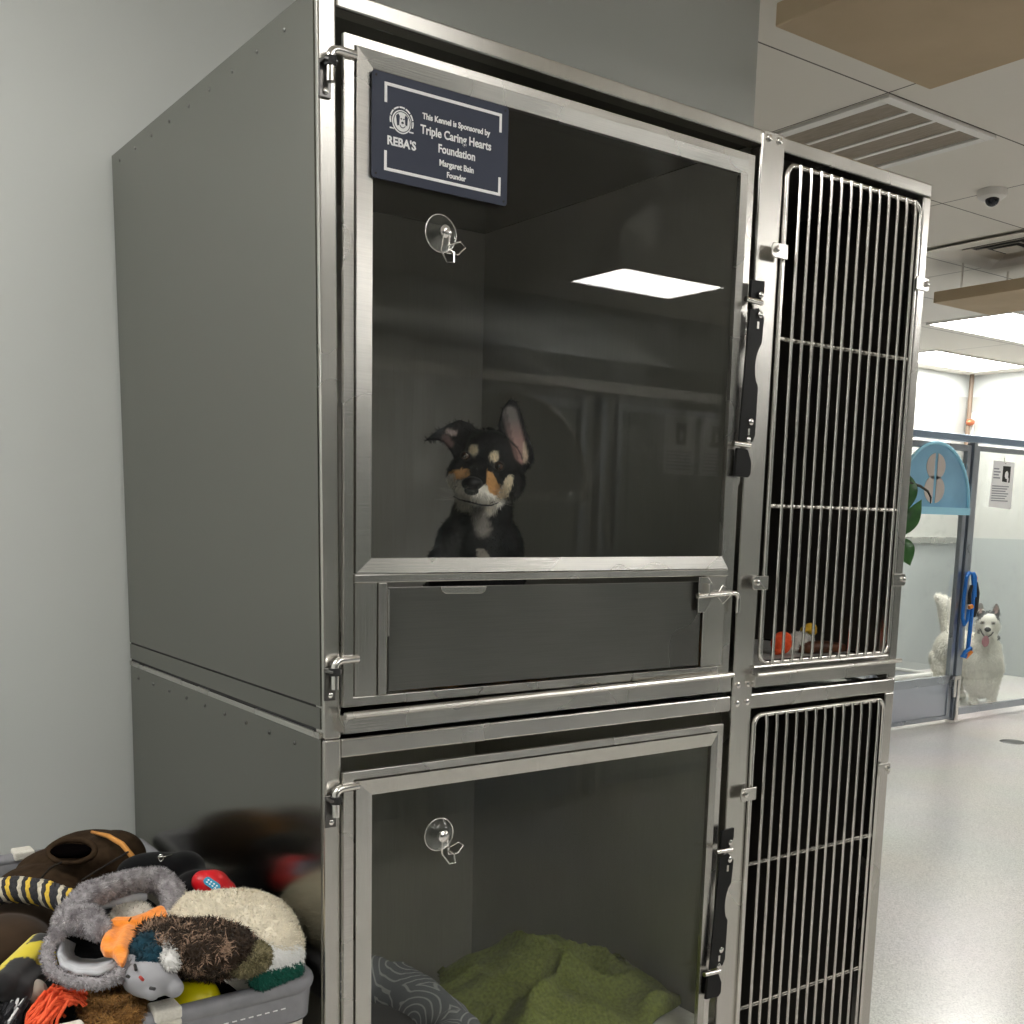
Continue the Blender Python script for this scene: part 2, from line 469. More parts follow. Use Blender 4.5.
def cloud(x0, y0, x1, y1, z0, z1, label):
    x0, x1, y0, y1 = cx(x0), cx(x1), cy(y0), cy(y1); z0, z1 = 1.4846 + (z0 - 1.4846) * 1.1292, 1.4846 + (z1 - 1.4846) * 1.1292
    t = thing('acoustic_panel', label, 'ceiling panel', ((x0 + x1) / 2, (y0 + y1) / 2, z0))
    w, d, h = (x1 - x0) / 2, (y1 - y0) / 2, z1 - z0
    MB().box(-w, -d, 0, w, d, h).build('panel', CLOUD, t, bevel=.004)
    for sx in (-.8, .8):
        for sy in (-.8, .8):
            MB().cyl((sx * w, sy * d, h), (sx * w, sy * d, H - z0), .006, 8).build('hanger', PIN, t, smooth='auto')
cloud(1.353, -.75, 1.952, .434, 2.6, 2.652, 'large beige acoustic panel hanging above the barred kennels')
cloud(4.47, .9, 4.98, 2.10, 2.6, 2.655, 'small beige acoustic panel hanging before the bright far lights')

# perforated return grille
t = thing('perforated_vent', 'square perforated ceiling grille with four brown strips', 'vent', (cx(2.66), cy(1.165), H)); t.scale = (1.12, 1.12, 1)
def perf_mat():
    m, nt, n, p = new_mat('perforated_brown')
    tc = n.new('ShaderNodeTexCoord'); t = n.new('ShaderNodeTexNoise'); mp = n.new('ShaderNodeMapping'); mp.inputs['Scale'].default_value = (60, 8, 1)
    nt.links.new(tc.outputs['Object'], mp.inputs[0]); nt.links.new(mp.outputs[0], t.inputs['Vector']); t.inputs['Scale'].default_value = 2
    r = n.new('ShaderNodeValToRGB'); r.color_ramp.elements[0].color = (.19, .15, .11, 1); r.color_ramp.elements[1].color = (.36, .31, .25, 1)
    nt.links.new(t.outputs['Fac'], r.inputs[0]); nt.links.new(r.outputs[0], p.inputs['Base Color']); p.inputs['Roughness'].default_value = .7
    return m
PERF = perf_mat()
for i in range(4):
    x0 = -.255 + i * .1325
    MB().box(x0, -.26, -.006, x0 + .112, .26, -.001).build('perforated_strip', PERF, t)
f = MB()
f.box(-.3, -.3, -.012, .3, -.262, 0); f.box(-.3, .262, -.012, .3, .3, 0)
f.box(-.3, -.262, -.012, -.257, .262, 0); f.box(.262, -.262, -.012, .3, .262, 0)
for i in range(3):
    x0 = -.255 + (i + 1) * .1325
    f.box(x0 - .02, -.262, -.010, x0, .262, 0)
f.build('frame', WHITE, t, bevel=.002)
# louvred supply diffuser
t = thing('air_diffuser', 'square louvred air diffuser in the ceiling beyond the security camera', 'vent', (cx(4.465), cy(1.69), H)); t.scale = (1.1, 1.1, 1)
f = MB()
for k, (w0, w1, z) in enumerate(((.30, .17, -.018), (.165, .125, -.012), (.115, .075, -.012), (.06, .0, -.010))):
    b = MB()
    L0 = [(-w0, -w0), (w0, -w0), (w0, w0), (-w0, w0)]; L1 = [(-w1, -w1), (w1, -w1), (w1, w1), (-w1, w1)]
    if w1 > 0:
        for i in range(4):
            j = (i + 1) % 4
            b.hexa([(*L0[i], z), (*L0[j], z), (*L1[j], z + .012), (*L1[i], z + .012)],
                   [(*L0[i], z + .003), (*L0[j], z + .003), (*L1[j], z + .015), (*L1[i], z + .015)])
    else: b.box(-w0, -w0, z, w0, w0, z + .003)
    b.build('louvre' if k else 'frame', plain('vent_paint', (.62, .58, .52), .5) if k == 0 else bpy.data.materials['vent_paint'], t)
MB().box(-.17, -.17, -.003, .17, .17, -.001).build('backing', RUB, t)
# dome camera
t = thing('dome_camera', 'small white dome security camera under the ceiling tiles', 'security camera', (cx(3.535), cy(1.23), H))
MB().lathe([(.062, 0), (.064, -.012), (.060, -.03), (.045, -.042), (.03, -.046)], n=32).build('housing', WHITE, t, smooth='auto')
MB().ell((-.014, -.012, -.045), (.03, .03, .03)).build('lens', plain('dark_dome', (.01, .012, .02), .08), t, smooth=True)

# ------------------------------------------------------------------ kennel bank
Wd, D, ZR, ZT, ZB = 1.37, .91, 1.15, 2.17, .12
XM0, XM1 = .858, .916       # the joining strip
def lean(co):
    k = max(0, co.z - ZR) / (ZT - ZR)
    s = max(0, 1 - max(co.x, 0) / .25)
    co.x -= .009 * k * s
    co.z += .006 * k * s * (1 if co.y < .2 else 0)
    return co

# --- upper wide kennel
UK = thing('glass_front_kennel', 'upper stainless steel kennel with sponsor sign and a puppy behind its glass door', 'kennel', (0, 0, 0))
b = MB()
b.box(0, .0, ZR, .027, .03, ZT)                                   # post
b.slabxz([(.027, 2.146), (XM0 + .03, 2.145), (XM0 + .03, ZT), (.027, ZT)], 0, .03)
b.box(XM0 + .003, .002, ZR, .886, .03, 2.145)
b.warp(lean).build('front_frame', FRONTV, UK, bevel=.003)
b = MB()
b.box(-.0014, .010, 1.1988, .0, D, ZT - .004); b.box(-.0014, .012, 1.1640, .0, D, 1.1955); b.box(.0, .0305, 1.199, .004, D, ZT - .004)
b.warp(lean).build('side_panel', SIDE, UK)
MB().box(.001, .0305, 1.150, .004, D, 1.199).build('seam_shade_strip', RUB, UK)  # black strip standing in for the shade in the open seams
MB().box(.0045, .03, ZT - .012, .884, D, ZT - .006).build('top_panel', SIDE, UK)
MB().box(.006, D - .008, 1.16, .884, D - .002, ZT - .013).build('back_panel', INNER, UK)
MB().box(.879, .03, 1.16, .883, D - .009, ZT - .013).build('partition', PART, UK)
MB().box(.0065, .0305, 1.19, .878, D - .0085, 1.20).build('floor_panel', HATCH, UK)
MB().box(.0062, .0305, 1.201, .0085, D - .009, ZT - .014).build('liner', INNER, UK)
RIV = plain('rivet', (.16, .16, .15), .4, 1)
for i in range(9):
    MB().ell((-.0098, .10 + i * .095, 2.146), (.0018, .0034, .0034), None, 2).build('rivet', RIV, UK, smooth=True)

HINGEM = plain('dark_hinge_metal', (.16, .155, .15), .3, 1)
def hinge(parent, z, x=0, y=-.004):
    x += .006
    """lift-off hinge: bent plate, rubber collar, elbow pin"""
    h = MB()
    h.slabxz([(x - .006, z - .048), (x + .012, z - .048), (x + .013, z), (x - .006, z)], y, y + .004)
    h.slabxz([(x - .006, z - .006), (x + .015, z - .006), (x + .015, z - .002), (x - .006, z - .002)], y - .016, y)
    o = h.build('hinge', HINGEM, parent, bevel=.0012)
    pp = [(x + .006, y - .010, z - .03), (x + .006, y - .010, z + .002)]
    for k in range(1, 6):
        a = k / 5 * PI / 2
        pp.append((x + .006 + .012 * (1 - math.cos(a)), y - .010, z + .002 + .010 * math.sin(a)))
    pp.append((x + .044, y - .008, z + .0125))
    MB().tube(pp, .0060, 12).build('hinge_pin', PIN, o, smooth='auto')
    MB().cyl((x + .006, y - .010, z - .010), (x + .006, y - .010, z + .001), .0085, 14).build('collar', RUB, o, smooth='auto')
    MB().lathe([(.0045, 0), (.004, -.002), (.002, -.003)], (x + .003, y, z - .040), 'y', 14).build('screw', PIN, o, smooth='auto')
hinge(UK, 2.080, -.008)
hinge(UK, 1.257, -.002)

YD = -.010
dr = MB()                                                         # outer flange
dr.ring([(.026, 1.198, .834, 2.119, YD + .009), (.026, 1.198, .834, 2.119, YD), (.042, 1.212, .815, 2.106, YD), (.042, 1.212, .815, 2.106, YD + .009)])
DOOR = dr.build('glass_door', FRONT, UK, bevel=.001)
b = MB()
b.ring([(.0435, 1.394, .8135, 2.1045, YD + .008), (.0435, 1.394, .8135, 2.1045, YD - .0045), (.070, 1.416, .799, 2.083, YD - .001), (.070, 1.416, .799, 2.083, YD + .008)])
b.build('glazing_frame', FRONT, DOOR)
MB().box(.066, YD + .0035, 1.412, .803, YD + .0065, 2.087).build('pane', GLASS, DOOR)
b = MB()
b.box(.042, YD - .004, 1.3805, .815, YD + .006, 1.3925)
b.box(.0435, YD - .001, 1.213, .080, YD + .006, 1.380); b.box(.082, YD - .003, 1.213, .096, YD + .006, 1.380)
b.box(.757, YD - .003, 1.213, .768, YD + .006, 1.380); b.box(.7695, YD - .001, 1.213, .8135, YD + .006, 1.380)
b.build('lower_rails', FRONTV, DOOR, bevel=.0012)
b = MB(); b.slabxz([(.101, 1.217), (.753, 1.2165), (.752, 1.3705), (.101, 1.373)], YD + .001, YD + .004)
HF = b.build('feeding_flap', HATCH, DOOR, bevel=.001)
b = MB(); b.slabxz([(.190, 1.3722), (.275, 1.3712), (.273, 1.364), (.266, 1.3600), (.199, 1.3612), (.192, 1.365)], YD - .002, YD + .0008)
b.build('flap_tab', FRONT, DOOR, bevel=.0008)
b = MB(); b.cyl((.0985, YD - .001, 1.30), (.0985, YD - .001, 1.37), .0022, 8)
b.build('flap_hinge', PIN, DOOR, smooth='auto')
# flap bolt with keeper plate and wire ring
b = MB(); b.slabxz([(.735, 1.379), (.757, 1.380), (.772, 1.365), (.772, 1.338), (.754, 1.315), (.736, 1.315)], YD - .010, YD - .007)
b.box(.752, YD - .020, 1.345, .755, YD - .007, 1.368)
b.build('bolt_plate', FRONT, DOOR, bevel=.001)
pp = [(.728, YD - .014, 1.3455), (.822, YD - .014, 1.3490)]
for k in range(1, 6):
    a = k / 5 * PI / 2
    pp.append((.822 + .013 * math.sin(a), YD - .014, 1.3490 - .011 * (1 - math.cos(a))))
pp.append((.835, YD - .014, 1.312))
MB().tube(pp, .0045, 12).build('flap_bolt', PIN, DOOR, smooth='auto')
b = MB(); b.tube([(.79, YD - .016, 1.364), (.812, YD - .022, 1.350), (.790, YD - .018, 1.330), (.782, YD - .010, 1.345)], .0012, 6, closed=True)
b.build('wire_clip', PIN, DOOR, smooth='auto')
b = MB()
b.tube([(.021, -.024, 1.188), (.831, -.024, 1.196)], .0055, 10)
b.slabxz([(.024, 1.160), (.835, 1.1635), (.833, 1.193), (.022, 1.186)], -.018, .002)
b.build('drip_lip', FRONT, UK, smooth='auto', bevel=0)

def slide_lock(parent, top, bot, xt, xb):
    """long black sliding door catch with cut-away grip, two rods through the door edge"""
    L = top - bot
    def X(z): return xb + (xt - xb) * (z - bot) / L
    y0, y1 = -.030, -.026
    o_top = [(X(top) - .012, top), (X(top) + .022, top + .002), (X(top) + .022, top - .018), (X(top) + .012, top - .036), (X(top) - .012, top - .036)]
    b = MB(); b.slabxz(o_top, y0 + .002, y1 + .004); LK = b.build('slide_lock', BLACK, parent, bevel=.001)
    f0, f1 = top - .052, bot + .062
    pts = []
    pts += [(X(f0) - .012, f0), (X(f0) + .010, f0 + .006), (X(f0) + .026, f0 - .010)]
    m = (f0 + f1) / 2
    for k in range(9):
        z = f0 - .055 - k / 8 * .075
        pts.append((X(z) + .026 - .012 * math.sin(PI * k / 8) ** .6, z))
    pts += [(X(f1) + .030, f1 + .012), (X(f1) + .024, f1), (X(f1) - .012, f1 - .002)]
    b = MB(); b.slabxz(pts, y0, y1); b.build('lock_blade', BLACK, LK, bevel=.0008)
    b = MB(); b.slabxz([(X(bot + .05) - .012, bot + .05), (X(bot + .05) + .016, bot + .048), (X(bot + .03) + .028, bot + .026), (X(bot) + .029, bot + .004), (X(bot) + .022, bot - .002), (X(bot) - .012, bot)], y0 + .002, y1 + .004)
    b.build('lock_keeper', BLACK, LK, bevel=.001)
    for z in (top - .038, bot + .055):
        MB().cyl((X(z) - .030, -.034, z + .002), (X(z) + .012, -.034, z), .0048, 12).build('lock_rod', PIN, LK, smooth='auto')
        MB().lathe([(.006, 0), (.0055, -.004), (.003, -.0055)], (X(z) + .010, y0, z + (.014 if z > bot + .1 else .010)), 'y', 14).build('lock_screw', PIN, LK, smooth='auto')
    for z in (f0 - .006, f1 + .035):
        MB().lathe([(.0062, 0), (.006, -.004), (.003, -.0058)], (X(z) + .012, y0, z), 'y', 14).build('lock_screw', PIN, LK, smooth='auto')
        b = MB(); b.box(X(z) + .008, y0 - .0006, z - .024, X(z) + .013, y0, z - .012); b.build('lock_slot', FRONT, LK)
    b = MB(); b.slabxz([(X(bot) + .010, bot - .001), (X(bot) + .024, bot - .001), (X(bot) + .024, bot - .012), (X(bot) + .018, bot - .018), (X(bot) + .010, bot - .013)], -.008, -.004)
    b.build('lock_tab', FRONT, LK, bevel=.001)
slide_lock(UK, 1.905, 1.562, .834, .817)

# --- upper narrow kennel
UN = thing('barred_kennel', 'upper narrow steel kennel with wire bar door and bright toys on its floor', 'kennel', (0, 0, 0))
def narrow_frame(parent, z0, z1, zo0, zo1, xo1, xr):
    b = MB()
    b.box(.8865, 0, zo1, Wd, .03, z1)
    b.slabxz([(xo1, zo0), (xr, zo0), (Wd, zo1), (xo1 + .003, zo1)], 0, .03)
    b.box(.8865, .0025, z0, .914, .03, zo1)
    return b
narrow_frame(UN, ZR, ZT, ZR, 2.143, 1.343, 1.37).build('front_frame', FRONT, UN, bevel=.003)
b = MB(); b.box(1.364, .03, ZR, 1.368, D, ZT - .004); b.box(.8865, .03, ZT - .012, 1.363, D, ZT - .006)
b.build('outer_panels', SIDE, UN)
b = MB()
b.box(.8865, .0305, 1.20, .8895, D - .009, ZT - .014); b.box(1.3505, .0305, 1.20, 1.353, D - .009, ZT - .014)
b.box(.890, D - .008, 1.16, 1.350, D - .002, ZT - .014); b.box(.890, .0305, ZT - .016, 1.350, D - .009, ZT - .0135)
b.build('inner_lining', INNERSHADE, UN)
MB().box(.8900, .012, 1.186, 1.350, D - .0085, 1.196).build('floor_panel', noisy('grey_floor_mat', (.38, .37, .35), (.48, .47, .44), 60, .7), UN)
b = MB()
b.tube([(.900, -.022, 1.1905), (1.352, -.022, 1.1925)], .0045, 10)
b.slabxz([(.903, 1.165), (1.325, 1.165), (1.322, 1.189), (.903, 1.188)], -.016, .002)
b.tube([(.905, -.006, 1.203), (1.325, -.006, 1.2025)], .004, 10)
b.build('drip_lip', FRONT, UN, smooth='auto')

def wire_door(parent, xl, xr, z0, z1, bars, zc, clips, clipx):
    y = -.006
    r = .0052
    cr = .020
    pts = []
    for (cx, cz, a0) in ((xl + cr, z0 + cr, PI), (xr - cr, z0 + cr, 1.5 * PI), (xr - cr, z1 - cr, 0), (xl + cr, z1 - cr, .5 * PI)):
        for k in range(7):
            a = a0 + k / 6 * PI / 2
            pts.append((cx + cr * math.cos(a), y, cz + cr * math.sin(a)))
    d = MB().tube(pts, r, 12, closed=True).build('wire_door', WIRE, parent, smooth=True)
    n = bars
    for i in range(n):
        x = xl + .029 + (xr - xl - .029 - .024) * i / (n - 1)
        MB().tube([(x, y - .006, z0 - .002), (x, y - .0075, z0 + .02), (x, y - .0075, z1 - .02), (x, y - .006, z1 + .002)], .0031, 8).build('bar', WIRE, d, smooth='auto')
    for z in zc:
        MB().cyl((xl, y + .003, z), (xr, y + .003, z), .0045, 10).build('crossbar', WIRE, d, smooth='auto')
    for (x, z, s) in clips:
        b = MB()
        b.slabxz([(x - .018 * s, z - .010), (x - .014 * s, z - .014), (x + .024 * s, z - .014), (x + .024 * s, z + .012), (x - .014 * s, z + .012), (x - .018 * s, z + .007)], y - .014, y - .010)
        c = b.build('clip', FRONT, d, bevel=.001)
        MB().lathe([(.006, 0), (.0055, -.004), (.003, -.005)], (x - .008 * s, y - .014, z), 'y', 14).build('clip_screw', PIN, c, smooth='auto')
wire_door(UN, .923, 1.325, 1.210, 2.122, 13, (1.818, 1.511), ((.898, 1.968, 1), (.896, 1.367, 1), (1.338, 1.968, -1), (1.334, 1.366, -1)), 0)

# --- lower wide kennel
LK_ = thing('glass_front_kennel', 'lower stainless steel kennel with green blanket and grey dog bed inside', 'kennel', (0, 0, 0))
b = MB()
b.box(0, 0, ZB, .027, .03, 1.1495); b.box(.027, 0, 1.120, .885, .03, 1.1495)
b.box(XM0 + .003, .002, ZB, .885, .03, 1.12); b.box(.027, 0, ZB, XM0, .03, .15)
b.build('front_frame', FRONTV, LK_, bevel=.003)
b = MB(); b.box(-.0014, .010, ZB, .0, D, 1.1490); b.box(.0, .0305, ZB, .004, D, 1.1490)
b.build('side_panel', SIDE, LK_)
MB().box(-.0034, .012, 1.1500, -.0002, D, 1.1590).build('top_lip', FRONT, LK_)
for i in range(9):
    MB().ell((-.0016, .10 + i * .095, 1.128), (.0018, .0034, .0034), None, 2).build('rivet', RIV, LK_, smooth=True)
MB().box(.006, .0305, 1.128, .8785, D, 1.134).build('top_panel', INNER, LK_)
MB().box(.006, D - .008, .15, .8785, D - .002, 1.127).build('back_panel', INNER, LK_)
MB().box(.879, .0305, .15, .8825, D, 1.127).build('partition', PART, LK_)
MB().box(.0052, .0305, .21, .0075, D - .009, 1.127).build('liner', INNER, LK_)
MB().box(.008, .0305, .19, .8785, D - .009, .202).build('floor_panel', HATCH, LK_)
bd = thing('resting_board', 'speckled white raised board under the green blanket', 'dog platform', (.443, .245, .202))
MB().box(-.43, -.205, .26, .43, .205, .272).build('board', noisy('speckled_white_board', (.62, .61, .58), (.70, .69, .66), 90, .5), bd, bevel=.003)
for sx in (-1, 1):
    for sy in (-1, 1): MB().cyl((sx * .41, sy * .18, 0), (sx * .41, sy * .18, .26), .012, 10).build('leg', PIN, bd, smooth='auto')
for (x, y) in ((.03, .05), (.03, .86), (.84, .05), (.84, .86)):
    MB().lathe([(.02, 0), (.02, .012), (.012, .02), (.012, ZB)], (x, y, 0), n=16).build('foot', RUB, LK_, smooth='auto')
hinge(LK_, 1.066, -.001)
dr = MB()
dr.ring([(.026, .165, .829, 1.100, YD + .009), (.026, .165, .829, 1.100, YD), (.043, .18, .812, 1.087, YD), (.043, .18, .812, 1.087, YD + .009)])
D2 = dr.build('glass_door', FRONT, LK_, bevel=.001)
b = MB()
b.ring([(.0445, .1815, .8105, 1.0855, YD + .008), (.0445, .1815, .8105, 1.0855, YD - .0045), (.073, .205, .797, 1.061, YD - .001), (.073, .205, .797, 1.061, YD + .008)])
b.build('glazing_frame', FRONTV, D2)
MB().box(.069, YD + .0035, .201, .801, YD + .0065, 1.065).build('pane', GLASS_LOW, D2)
slide_lock(LK_, .895, .560, .832, .812)

# --- lower narrow kennel
LN = thing('barred_kennel', 'lower narrow steel kennel with wire bar door, standing empty', 'kennel', (0, 0, 0))
b = MB()
b.box(.8855, 0, 1.119, Wd, .03, 1.1495); b.slabxz([(1.341, .15), (1.372, .15), (1.37, 1.119), (1.339, 1.119)], 0, .03)
b.box(.8855, .0025, ZB, .914, .03, 1.119); b.box(.914, 0, ZB, Wd, .03, .15)
b.build('front_frame', FRONTV, LN, bevel=.003)
b = MB(); b.box(1.364, .03, ZB, 1.368, D, 1.138); b.box(.8865, .0305, 1.128, 1.363, D, 1.134); b.build('outer_panels', SIDE, LN)
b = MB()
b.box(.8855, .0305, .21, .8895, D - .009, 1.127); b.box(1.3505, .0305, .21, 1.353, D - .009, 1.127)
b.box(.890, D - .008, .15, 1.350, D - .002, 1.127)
b.build('inner_lining', INNERSHADE, LN)
MB().box(.8900, .0305, .19, 1.350, D - .009, .202).build('floor_panel', noisy('dull_floor', (.30, .30, .28), (.36, .36, .34), 20, .6), LN)
for (x, y) in ((.93, .05), (.93, .86), (1.33, .05), (1.33, .86)):
    MB().lathe([(.02, 0), (.02, .012), (.012, .02), (.012, ZB)], (x, y, 0), n=16).build('foot', RUB, LN, smooth='auto')
wire_door(LN, .917, 1.324, .185, 1.107, 13, (.805, .50, .25), ((.896, .956, 1), (1.330, .956, -1)), 0)

# --- strip that joins the two columns
b = MB(); b.slabxz([(.861, .14), (.916, .14), (.910, 1.2), (.917, 2.163), (.911, 2.170), (.864, 2.170), (.858, 2.164), (.855, 1.2)], -.003, .0)
st = b.build('joining_strip', FRONTV, None, bevel=.0015)
tag(st, 'tall flat steel strip bolted between the glass and barred kennels', 'metal strip')
for (x, z) in ((.873, 2.158), (.901, 2.158), (.869, 1.170), (.897, 1.171), (.869, 1.134), (.897, 1.135)):
    MB().lathe([(.0065, 0), (.006, -.0025), (.003, -.0038)], (x, -.003, z), 'y', 16).build('bolt', PIN, st, smooth='auto')

# ------------------------------------------------------------------ sponsor sign
NAVY = noisy('sign_blue', (.040, .047, .074), (.047, .055, .084), 4, .45, spec=.25)
SW = plain('sign_white', (.95, .95, .95), .5)
SG = thing('sponsor_sign', 'dark blue sponsor plaque with white lettering on the upper glass door', 'sign', (.0655, -.0165, 1.9405))
Lx, Lz = .229, .1395
def rr(x0, z0, x1, z1, r, n=5):
    out = []
    for (cx, cz, a0) in ((x0 + r, z0 + r, PI), (x1 - r, z0 + r, 1.5 * PI), (x1 - r, z1 - r, 0), (x0 + r, z1 - r, .5 * PI)):
        for k in range(n + 1):
            a = a0 + k / n * PI / 2
            out.append((cx + r * math.cos(a), cz + r * math.sin(a)))
    return out
MB().slabxz(rr(0, 0, Lx, Lz, .005), 0, .002).build('plate', NAVY, SG)
def uv(u, v): return (u / 137 * Lx, Lz - v * Lz)                   # u in photo columns of the plaque, v 0..1 down
b = MB()
x0, x1, z0, z1, w = .0190, .2165, .0125, .1275, .0040
b.box(x0, -.0008, z1 - w, x1, 0, z1); b.box(x0, -.0008, z0, x1, 0, z0 + w)
b.box(x0, -.0008, z1 - .026, x0 + w, 0, z1 - w); b.box(x1 - w, -.0008, z1 - .026, x1, 0, z1 - w)
b.box(x0, -.0008, z0 + w, x0 + w, 0, z0 + .026); b.box(x1 - w, -.0008, z0 + w, x1, 0, z0 + .026)
b.build('border', SW, SG)
for (x, z) in ((.006, .006), (.006, .1335), (.223, .006), (.223, .1335)):
    MB().cyl((x, -.0006, z), (x, .0, z), .0017, 10).build('screw_hole', RUB, SG)
# logo: broken ring, disc and dog face
lc = (.0465, .0815)
b = MB()
def arc(b, cx, cz, r0, r1, a0, a1, y0, y1, n=14, sx=1.0):
    for k in range(n):
        a, c = a0 + (a1 - a0) * k / n, a0 + (a1 - a0) * (k + 1) / n
        P = [(cx + sx * r * math.cos(t), cz + r * math.sin(t)) for r, t in ((r0, a), (r1, a), (r1, c), (r0, c))]
        b.slabxz(P, y0, y1)
for k in range(7):
    arc(b, *lc, .0172, .0192, math.radians(-18 + k * 31), math.radians(8 + k * 31), -.0008, 0, 4)
b.box(lc[0] - .019, -.0008, lc[1] - .0125, lc[0] - .012, 0, lc[1] - .0108)
b.box(lc[0] + .012, -.0008, lc[1] - .0125, lc[0] + .019, 0, lc[1] - .0108)
b.slabxz([(lc[0] + .0155 * math.cos(a), lc[1] - .001 + .0155 * math.sin(a)) for a in [2 * PI * k / 28 for k in range(28)]], -.0008, 0)
b.build('logo_ring', SW, SG)
b = MB()
arc(b, lc[0], lc[1] - .001, .0128, .0138, 0, 2 * PI, -.0013, -.0009, 28)
b.slabxz([(lc[0] - .0095, lc[1] + .006), (lc[0] - .006, lc[1] + .009), (lc[0] - .0035, lc[1] + .006), (lc[0] - .0045, lc[1] - .006), (lc[0] - .0075, lc[1] - .007)], -.0013, -.0009)
b.slabxz([(lc[0] + .0095, lc[1] + .006), (lc[0] + .006, lc[1] + .009), (lc[0] + .0045, lc[1] + .006), (lc[0] + .0055, lc[1] - .004), (lc[0] + .0085, lc[1] - .005)], -.0013, -.0009)
for (dx, dz, r) in ((-.001, .003, .0012), (.003, .003, .0012), (.001, -.002, .002)):
    b.slabxz([(lc[0] + dx + r * math.cos(a), lc[1] + dz + r * .8 * math.sin(a)) for a in [2 * PI * k / 12 for k in range(12)]], -.0013, -.0009)
arc(b, lc[0] + .001, lc[1] - .004, .004, .005, PI * 1.1, PI * 1.9, -.0013, -.0009, 8)
b.build('logo_face', NAVY, SG)

# serif lettering drawn stroke by stroke (x advance in cap-heights)
def serif_text(name, body, h, cx, z, parent, squeeze=1.0, wt=1.0):
    """letters from the built-in outline font with small slab feet added"""
    o = text(name, body, h / .70, (cx, -.0006, z), SW, parent, squeeze, .0009 * wt * h / .008, ext=.0004)
    return o
serif_text('lettering', "REBA'S", .0112, .0465, .0475, SG, .98, .35)
serif_text('lettering', 'This Kennel is Sponsored by', .0078, .1378, .0925, SG, .90, .3)
serif_text('lettering', 'Triple Caring Hearts', .0115, .1378, .0728, SG, .88, .25)
serif_text('lettering', 'Foundation', .0112, .1385, .0530, SG, .88, .25)
serif_text('lettering', 'Margaret Bain', .0082, .1385, .0355, SG, .90, .3)
serif_text('lettering', 'Founder', .0075, .1380, .0215, SG, .90, .3)

# ------------------------------------------------------------------ suction hooks
def suction_hook(x, z, label, tilt):
    t = thing('suction_hook', label, 'suction hook', (x, -.007, z))
    CL = glass('clear_cup', (.86, .88, .87), .25, 1.5)
    MB().lathe([(.0265, .0), (.0262, -.0015), (.020, -.004), (.012, -.009), (.009, -.013)], n=32, axis='y').build('cup', CL, t, smooth='auto')
    b = MB(); b.tube([(.0262 * math.cos(a), -.001, .0262 * math.sin(a)) for a in [2 * PI * k / 32 for k in range(32)]], .0011, 6, closed=True)
    b.build('cup_rim', PIN, t, smooth=True)
    MB().lathe([(.009, -.010), (.0095, -.016), (.006, -.019), (.003, -.0195)], n=20, axis='y').build('cap', PIN, t, smooth='auto')
    c, s = math.cos(tilt), math.sin(tilt)
    def q(a, d, y): return (a * c - d * s, y, a * s + d * c)
    b = MB()
    b.tube([q(-.006, -.004, -.018), q(-.010, -.026, -.016), q(-.004, -.044, -.022), q(.004, -.044, -.028), q(.006, -.030, -.026), q(.002, -.024, -.018), q(.004, -.006, -.018)], .0014, 8)
    b.tube([q(.0, -.020, -.018), q(.018, -.014, -.026), q(.024, -.022, -.028), q(.014, -.032, -.024), q(.0, -.030, -.018)], .0013, 8, closed=True)
    b.build('wire_hook', PIN, t, smooth='auto')
suction_hook(.184, 1.886, 'clear suction cup with wire hook on the upper glass door', .05)
suction_hook(.195, .980, 'clear suction cup with wire hook on the lower glass door', .25)

# ------------------------------------------------------------------ animals
COAT = attr_mat('dog_coat', .6, .0, .25)
COATW = attr_mat('white_coat', .8, .3, .2)
EYE = plain('dog_eye', (.055, .028, .014), .08, spec=1.0)
NOSE = noisy('dog_nose', (.003, .003, .0035), (.007, .0065, .007), 300, .38, bump=.4, spec=.3)

def seg(px, py, ax, ay, bx, by, r):
    dx, dy = bx - ax, by - ay
    t = max(0, min(1, ((px - ax) * dx + (py - ay) * dy) / (dx * dx + dy * dy + 1e-9)))
    return math.hypot(px - ax - t * dx, py - ay - t * dy) / r

